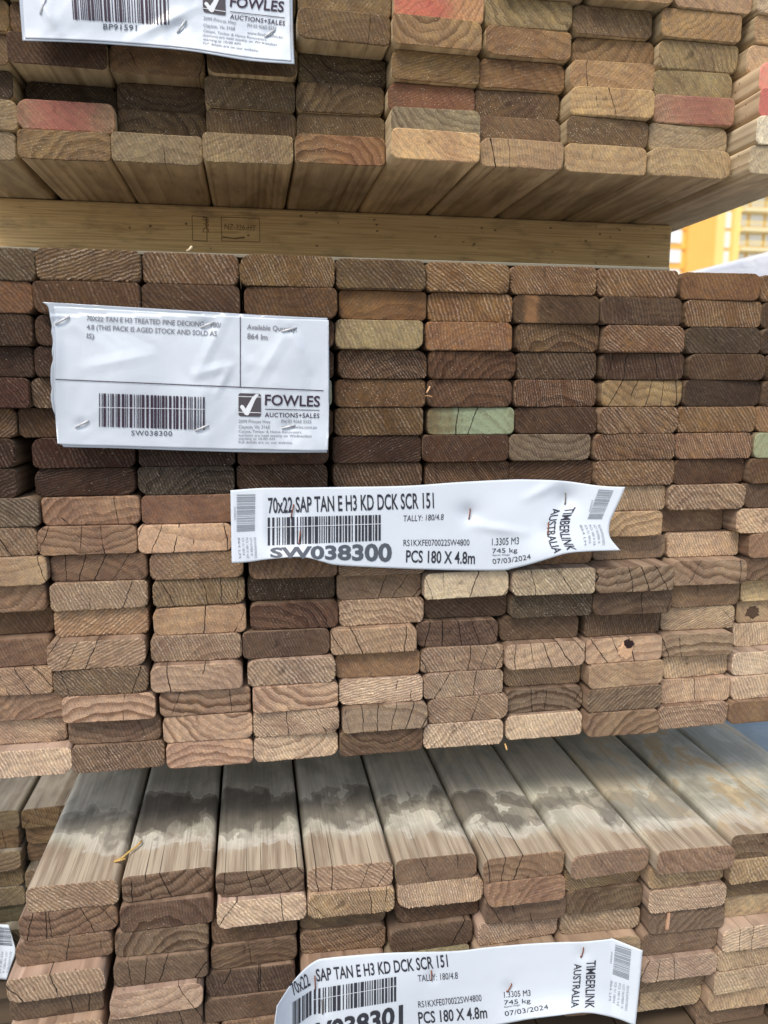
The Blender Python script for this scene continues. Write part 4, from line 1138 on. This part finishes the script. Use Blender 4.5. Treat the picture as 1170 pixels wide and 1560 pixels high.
T2.place(650, 800)
T2.sheet('label_sheet', [(351, 747), (400, 743.5), (450, 743), (520, 742), (620, 740), (700, 734.5), (771, 731), (804, 730.5), (859, 732.7), (913.5, 740), (952.6, 742)],
         [(353, 857.7), (378, 856.3), (403, 852.7), (422, 850.8), (449.4, 848.6), (471.3, 850.3), (493, 856.3), (515, 861), (586, 865), (660, 867.8), (694.7, 868.6), (763, 869), (782, 865.9), (809.6, 859), (837, 850.8), (864, 843), (900, 839.9), (945, 838.5)],
         [(351, 747), (352, 800), (353, 857.7)], [(952.6, 742), (947, 756), (936, 780), (930, 793.4), (927.8, 807), (930.5, 820.7), (945, 838.5)], TAPE, 0, 130, 40)
p = Print(T2)
p.line("70x22 SAP TAN E H3 KD DCK SCR 151", (409, 781.6), (661.3, 773.7), 24.2, bold=.016)
p.line("TALLY: 180/4.8", (614, 794.4), (675.6, 792), 9.6, lean=.12); p.line("RS1KXFE070022SW4800", (614.8, 831.7), (715.2, 831), 10); p.line("PCS 180 X 4.8m", (618.4, 856.3), (723.4, 859), 19, bold=.016)
p.line("1.3305 M3", (749.4, 831), (790.4, 829), 11.3, lean=.08); p.line("745 kg", (750, 842.6), (788.2, 841.2), 7.2); p.line("Approx. Weight", (750, 846.9), (776.8, 846.3), 2.6); p.line("07/03/2024", (750.8, 859), (808.8, 851.4), 8, bend=-1.2)
p.text("TIMBERLINK", p.quad_map((878, 772.5), (880, 838.5), (864.5, 838.2), (862.5, 774), -11), .012)
p.text("AUSTRALIA", p.quad_map((856, 773.5), (858, 841), (845, 843), (843, 775), -10.5), .012)
p.done('lettering', INK)
p = Print(T2); p.text("SW038300", p.quad_map((411.6, 834.3), (597, 826.7), (597, 855), (411.6, 848.4), 0), .035); p.done('lettering', INK_MID)
p = Print(T2); p.bars(p.quad_map((407.8, 788.5), (580, 784.3), (580, 823.5), (407.8, 831)), 5, 36, 1, 3); p.done('barcode', INK)
p = Print(T2, .0006); p.hold = True; p.strip((407, 803.5), (581, 798), .8, 40); p.done('barcode_flaw', CHECK_WHITE)
p = Print(T2)
p.bars(p.quad_map((389, 753), (388, 808.4), (360.5, 810), (360.5, 753.5)), 9, 22, 1, 2); p.bars(p.quad_map((934.8, 747.4), (916.8, 790.6), (895, 790.6), (912, 745.5)), 9, 22, 1, 2)
p.done('barcode', INK_PALE)
p = Print(T2)
for i, s in enumerate(("RS1KXFE070022", "LOT NUMBER 18", "PCS 180 X 4.8", "SCR 151 180/4.8", "864 LM")):
    x = 390.5 - i * 6.1; p.line(s, (x - 4, 819), (x - 2.4, 850 - (4 if i % 2 else 0)), 3.6)
    x = 912.5 - i * 7; p.line(s, (x - 2, 800), (x + 5.5, 831 - (3 if i % 2 else 0)), 3.8, bend=2.0)
p.line("SW038300", (356.2, 772), (356.8, 792.5), 2.8); p.line("SW038300", (901.5, 761), (897, 779), 2.8)
p.done('lettering', INK_PALE)
for q, m in ((((443.4, 788.4), (447.5, 769.3)), RUST), (((455.4, 829), (457.6, 809.8)), RUST), (((714.4, 790.6), (716.6, 775.6)), RUST), (((861, 768.2), (862, 751.8)), DULL), (((834.7, 813.9), (835.8, 797.5)), RUST)): staple(T2, *q, m, 0.00055)

# --- timber maker's label on the lower stack
def dep3(px, py):
    d = .0655 + .030 * max(0, (500 - px) / 80) ** 2 * (1 if px > 400 else 1) + .004 * gauss(px, py, 600, 1500, 80, 60) + .003 * math.sin(px / 70.0)
    if px > 933: d += .010 * (px - 933) / 45
    d += .010 * gauss(px, py, 860, 1560, 70, 30)
    for c in ((480, 1498), (491, 1535), (658, 1487), (776, 1506), (887, 1452)): d -= .0015 * gauss(px, py, *c, 9, 11)
    return d
T3 = Sheet('timber_label', 'long white tally label stapled to the lower stack, its left end curling away', 'label', dep3)
T3.place(700, 1500)
T3.sheet('label_sheet', [(421.5, 1532.8), (428, 1522.6), (443.3, 1499.5), (461.3, 1479), (479.2, 1464.9), (499.7, 1459.5), (589.5, 1452), (690, 1449.2), (741.3, 1443.6), (805.4, 1438), (856.7, 1435.4), (890, 1434.6), (928.5, 1430.8), (934, 1430.3), (979, 1448.2)],
         [(414, 1640), (440, 1622), (480, 1605), (560, 1592), (660, 1578), (767, 1560), (805, 1553), (844, 1548), (890, 1543), (921, 1547), (946.4, 1554), (968, 1563)],
         [(421.5, 1532.8), (417, 1570), (414, 1640)], [(979, 1448.2), (974, 1505), (968, 1563)], TAPE, 0, 140, 40)
p = Print(T3)
p.text("70x22", p.quad_map((440, 1498.5), (466.5, 1481.5), (473.6, 1500.5), (447.5, 1517), 0), .012)
p.line("SAP TAN E H3 KD DCK SCR 151", (482.5, 1495.2), (683, 1472.6), 19.4, bold=.016)
p.line("TALLY: 180/4.8", (637, 1495.6), (697.7, 1491), 10.5); p.line("RS1KXFE070022SW4800", (637.7, 1535.4), (734, 1525), 10.4); p.line("PCS 180 X 4.8m", (638, 1559.7), (742.6, 1550.8), 18.4, bold=.016)
p.line("1.3305 M3", (768.2, 1520), (808.5, 1517), 9.6); p.line("745 kg", (768.2, 1530.8), (808.5, 1527.7), 7); p.line("Approx. Weight", (768, 1535.4), (792.6, 1532), 2.5); p.line("07/03/2024", (769.5, 1548.2), (835.6, 1537.4), 7.8)
p.text("TIMBERLINK", p.quad_map((908.6, 1463), (906, 1536), (891.3, 1536), (893.8, 1464), 0), .012); p.text("AUSTRALIA", p.quad_map((887, 1468), (882, 1534.6), (870, 1535.4), (875, 1468.7), 0), .012)
p.done('lettering', INK)
p = Print(T3); p.text("SW038301", p.quad_map((446, 1566), (614, 1530), (614, 1559), (446, 1596), 0), .035); p.done('lettering', INK)
p = Print(T3); p.bars(p.quad_map((478, 1507), (603.6, 1488), (603.6, 1525.6), (478, 1545.6)), 5, 27, 1, 3); p.bars(p.quad_map((446, 1527), (474.5, 1509), (474.5, 1546), (446, 1566)), 6, 8, 1, 3); p.done('barcode', INK)
p = Print(T3, .0006); p.hold = True; p.strip((478, 1523), (604, 1502), .8, 40); p.done('barcode_flaw', CHECK_WHITE)
p = Print(T3); p.bars(p.quad_map((961.8, 1447), (958, 1493), (933, 1484), (937.4, 1439)), 9, 22, 1, 2); p.done('barcode', INK_PALE)
p = Print(T3)
for i, s in enumerate(("RS1KXFE070022", "LOT NUMBER 18", "PCS 180 X 4.8", "SCR 151 180/4.8", "864 LM")):
    x = 957 - i * 6.2; p.line(s, (x - 2, 1502 - i * 2.0), (x - 5, 1540 - i * 4.0), 3.6)
p.line("SW038301", (931, 1450), (929.5, 1468), 2.6)
p.done('lettering', INK_PALE)
for q, m in ((((480.5, 1507), (479.7, 1488)), RUST), (((491.5, 1545.6), (491, 1525)), DULL), (((658, 1494.4), (657.4, 1480)), RUST), (((772.6, 1511.8), (779.7, 1500)), RUST), (((885.4, 1459), (889.5, 1445)), RUST)): staple(T3, *q, m, 0.00055)

# --- small label on the far left stack
T4 = Sheet('timber_label', 'small white label on the far left stack, cut by the left edge', 'label', lambda px, py: -.188 + .006 * max(0, (px - 5) / 15))
T4.place(5, 1450)
T4.sheet('label_sheet', [(-70, 1403), (-20, 1407), (13, 1409)], [(-78, 1484), (-30, 1489), (10, 1492.5)], [(-70, 1403), (-74, 1440), (-78, 1484)], [(13, 1409), (19, 1430), (23.5, 1450), (16, 1473), (10, 1492.5)], TAPE, 0, 40, 24)
p = Print(T4); p.bars(p.quad_map((15, 1414), (19, 1441), (-12, 1439), (-14, 1412)), 21, 14, 1, 2); p.done('barcode', INK_MID)
p = Print(T4)
for i, s in enumerate(("RS1KXFE070022", "LOT NUMBER 18", "PCS 180 X 4.8")): p.line(s, (15 - i * 6.5, 1450), (9.5 - i * 6, 1482), 3.4)
p.done('lettering', INK_PALE)

# ------------------------------------------------------------------ stamp on the bearer
def stamp():
    bm = bmesh.new()
    class B:                                                    # the bearer's front face as a sheet
        root = bearer_o
        def loc(self, px, py, lift=0): return ray_to(px, py, .19 - .0003) - bearer_o.location
    p = Print(B()); p.hold = True
    def box(x0, y0, x1, y1, dx=2):
        for a, b in (((x0, y0), (x1, y0 + 2)), ((x1, y0 + 2), (x1 + dx * .5, y1 + 1.5)), ((x1 + dx * .5, y1 + 1.5), (x0 + dx * .5, y1)), ((x0 + dx * .5, y1), (x0, y0))): p.strip(a, b, 1.0, 8)
    box(292.5, 328.5, 314.5, 366); p.cut('stamp_frame'); box(337, 330.5, 395, 367); p.cut('stamp_frame')
    p.line("NZ-326-HT", (342, 349), (389.5, 351.5), 8.5, bold=.006)
    p.text("IPPC", p.quad_map((318, 331), (318.5, 354), (309, 354), (308.5, 331), 0)); p.strip((339, 361), (358, 363.5), 2.0, 6); p.strip((358, 363.5), (373, 361.5), 2.6, 6)
    p.done('stamp', ink('stamp_ink', (122, 100, 68), 0.8))
stamp()

# ------------------------------------------------------------------ loose splinters
def splinter(name, pts, r, col, label, cat='wood splinter'):
    base = pts[0]; bm = bmesh.new()
    tube(bm, [p - base for p in pts], r, 6)
    for v in bm.verts: v.co.z = v.co.z * .6
    o = bm_to(name, bm, flat_mat(name + '_wood', col, 0.7, 0.2, 400)); o.location = base + Vector((0, 0, r))
    return tag(o, label, cat)
zt = LOW_TOP + .0002
splinter('wood_splinter', [Vector(q) for q in ((.1095, -.0085, zt), (.1135, -.0075, zt + .001), (.1185, -.001, zt + .0025), (.1235, .0055, zt + .003), (.1262, .0105, zt + .003), (.1262, .0135, zt + .0025))], .0010, (206, 172, 104), 'curled straw-coloured splinter lying on the stained lower boards')
splinter('wood_splinter', [Vector(q) for q in ((.1085, -.0100, zt), (.1130, -.0095, zt + .0005), (.1170, -.0085, zt + .001))], .0013, (196, 160, 96), 'short pale splinter beside the curled one on the lower boards')
splinter('wood_chip', [Vector(q) for q in ((.1835, -.010, .0003), (.1860, -.0105, .003), (.1872, -.0105, .0062))], .0011, (226, 208, 170), 'white wood chip standing on the top row of the middle stack', 'wood chip')
def sliver(px, py, d, dx, dy, out, r, col, label):
    """a fibre standing off the sawn ends"""
    a, b = ray_to(px, py, -d + .001), ray_to(px + dx, py + dy, -d - out)
    splinter('wood_splinter', [a, a.lerp(b, .5) + Vector((0, -.001, .0006)), b], r, col, label)
sliver(655, 590, .004, -5, 16, .004, .0007, (226, 186, 140), 'pale splinter torn from the ends just above the green sprayed board')
sliver(648, 604, .003, 10, 3, .003, .0006, (216, 172, 122), 'short splinter lying across the gap left of the green sprayed board')
sliver(632, 50, -.036, 8, -7, .002, .0008, (226, 220, 204), 'white fibre curl on the board end below the bright red one')
sliver(514, 428, .008, 8, -5, .003, .0006, (220, 190, 146), 'pale fibre between the board ends above the auction label')
sliver(769, 1134, .004, 3, 14, .004, .0008, (206, 168, 112), 'amber splinter hanging below the middle stack over the stained boards')
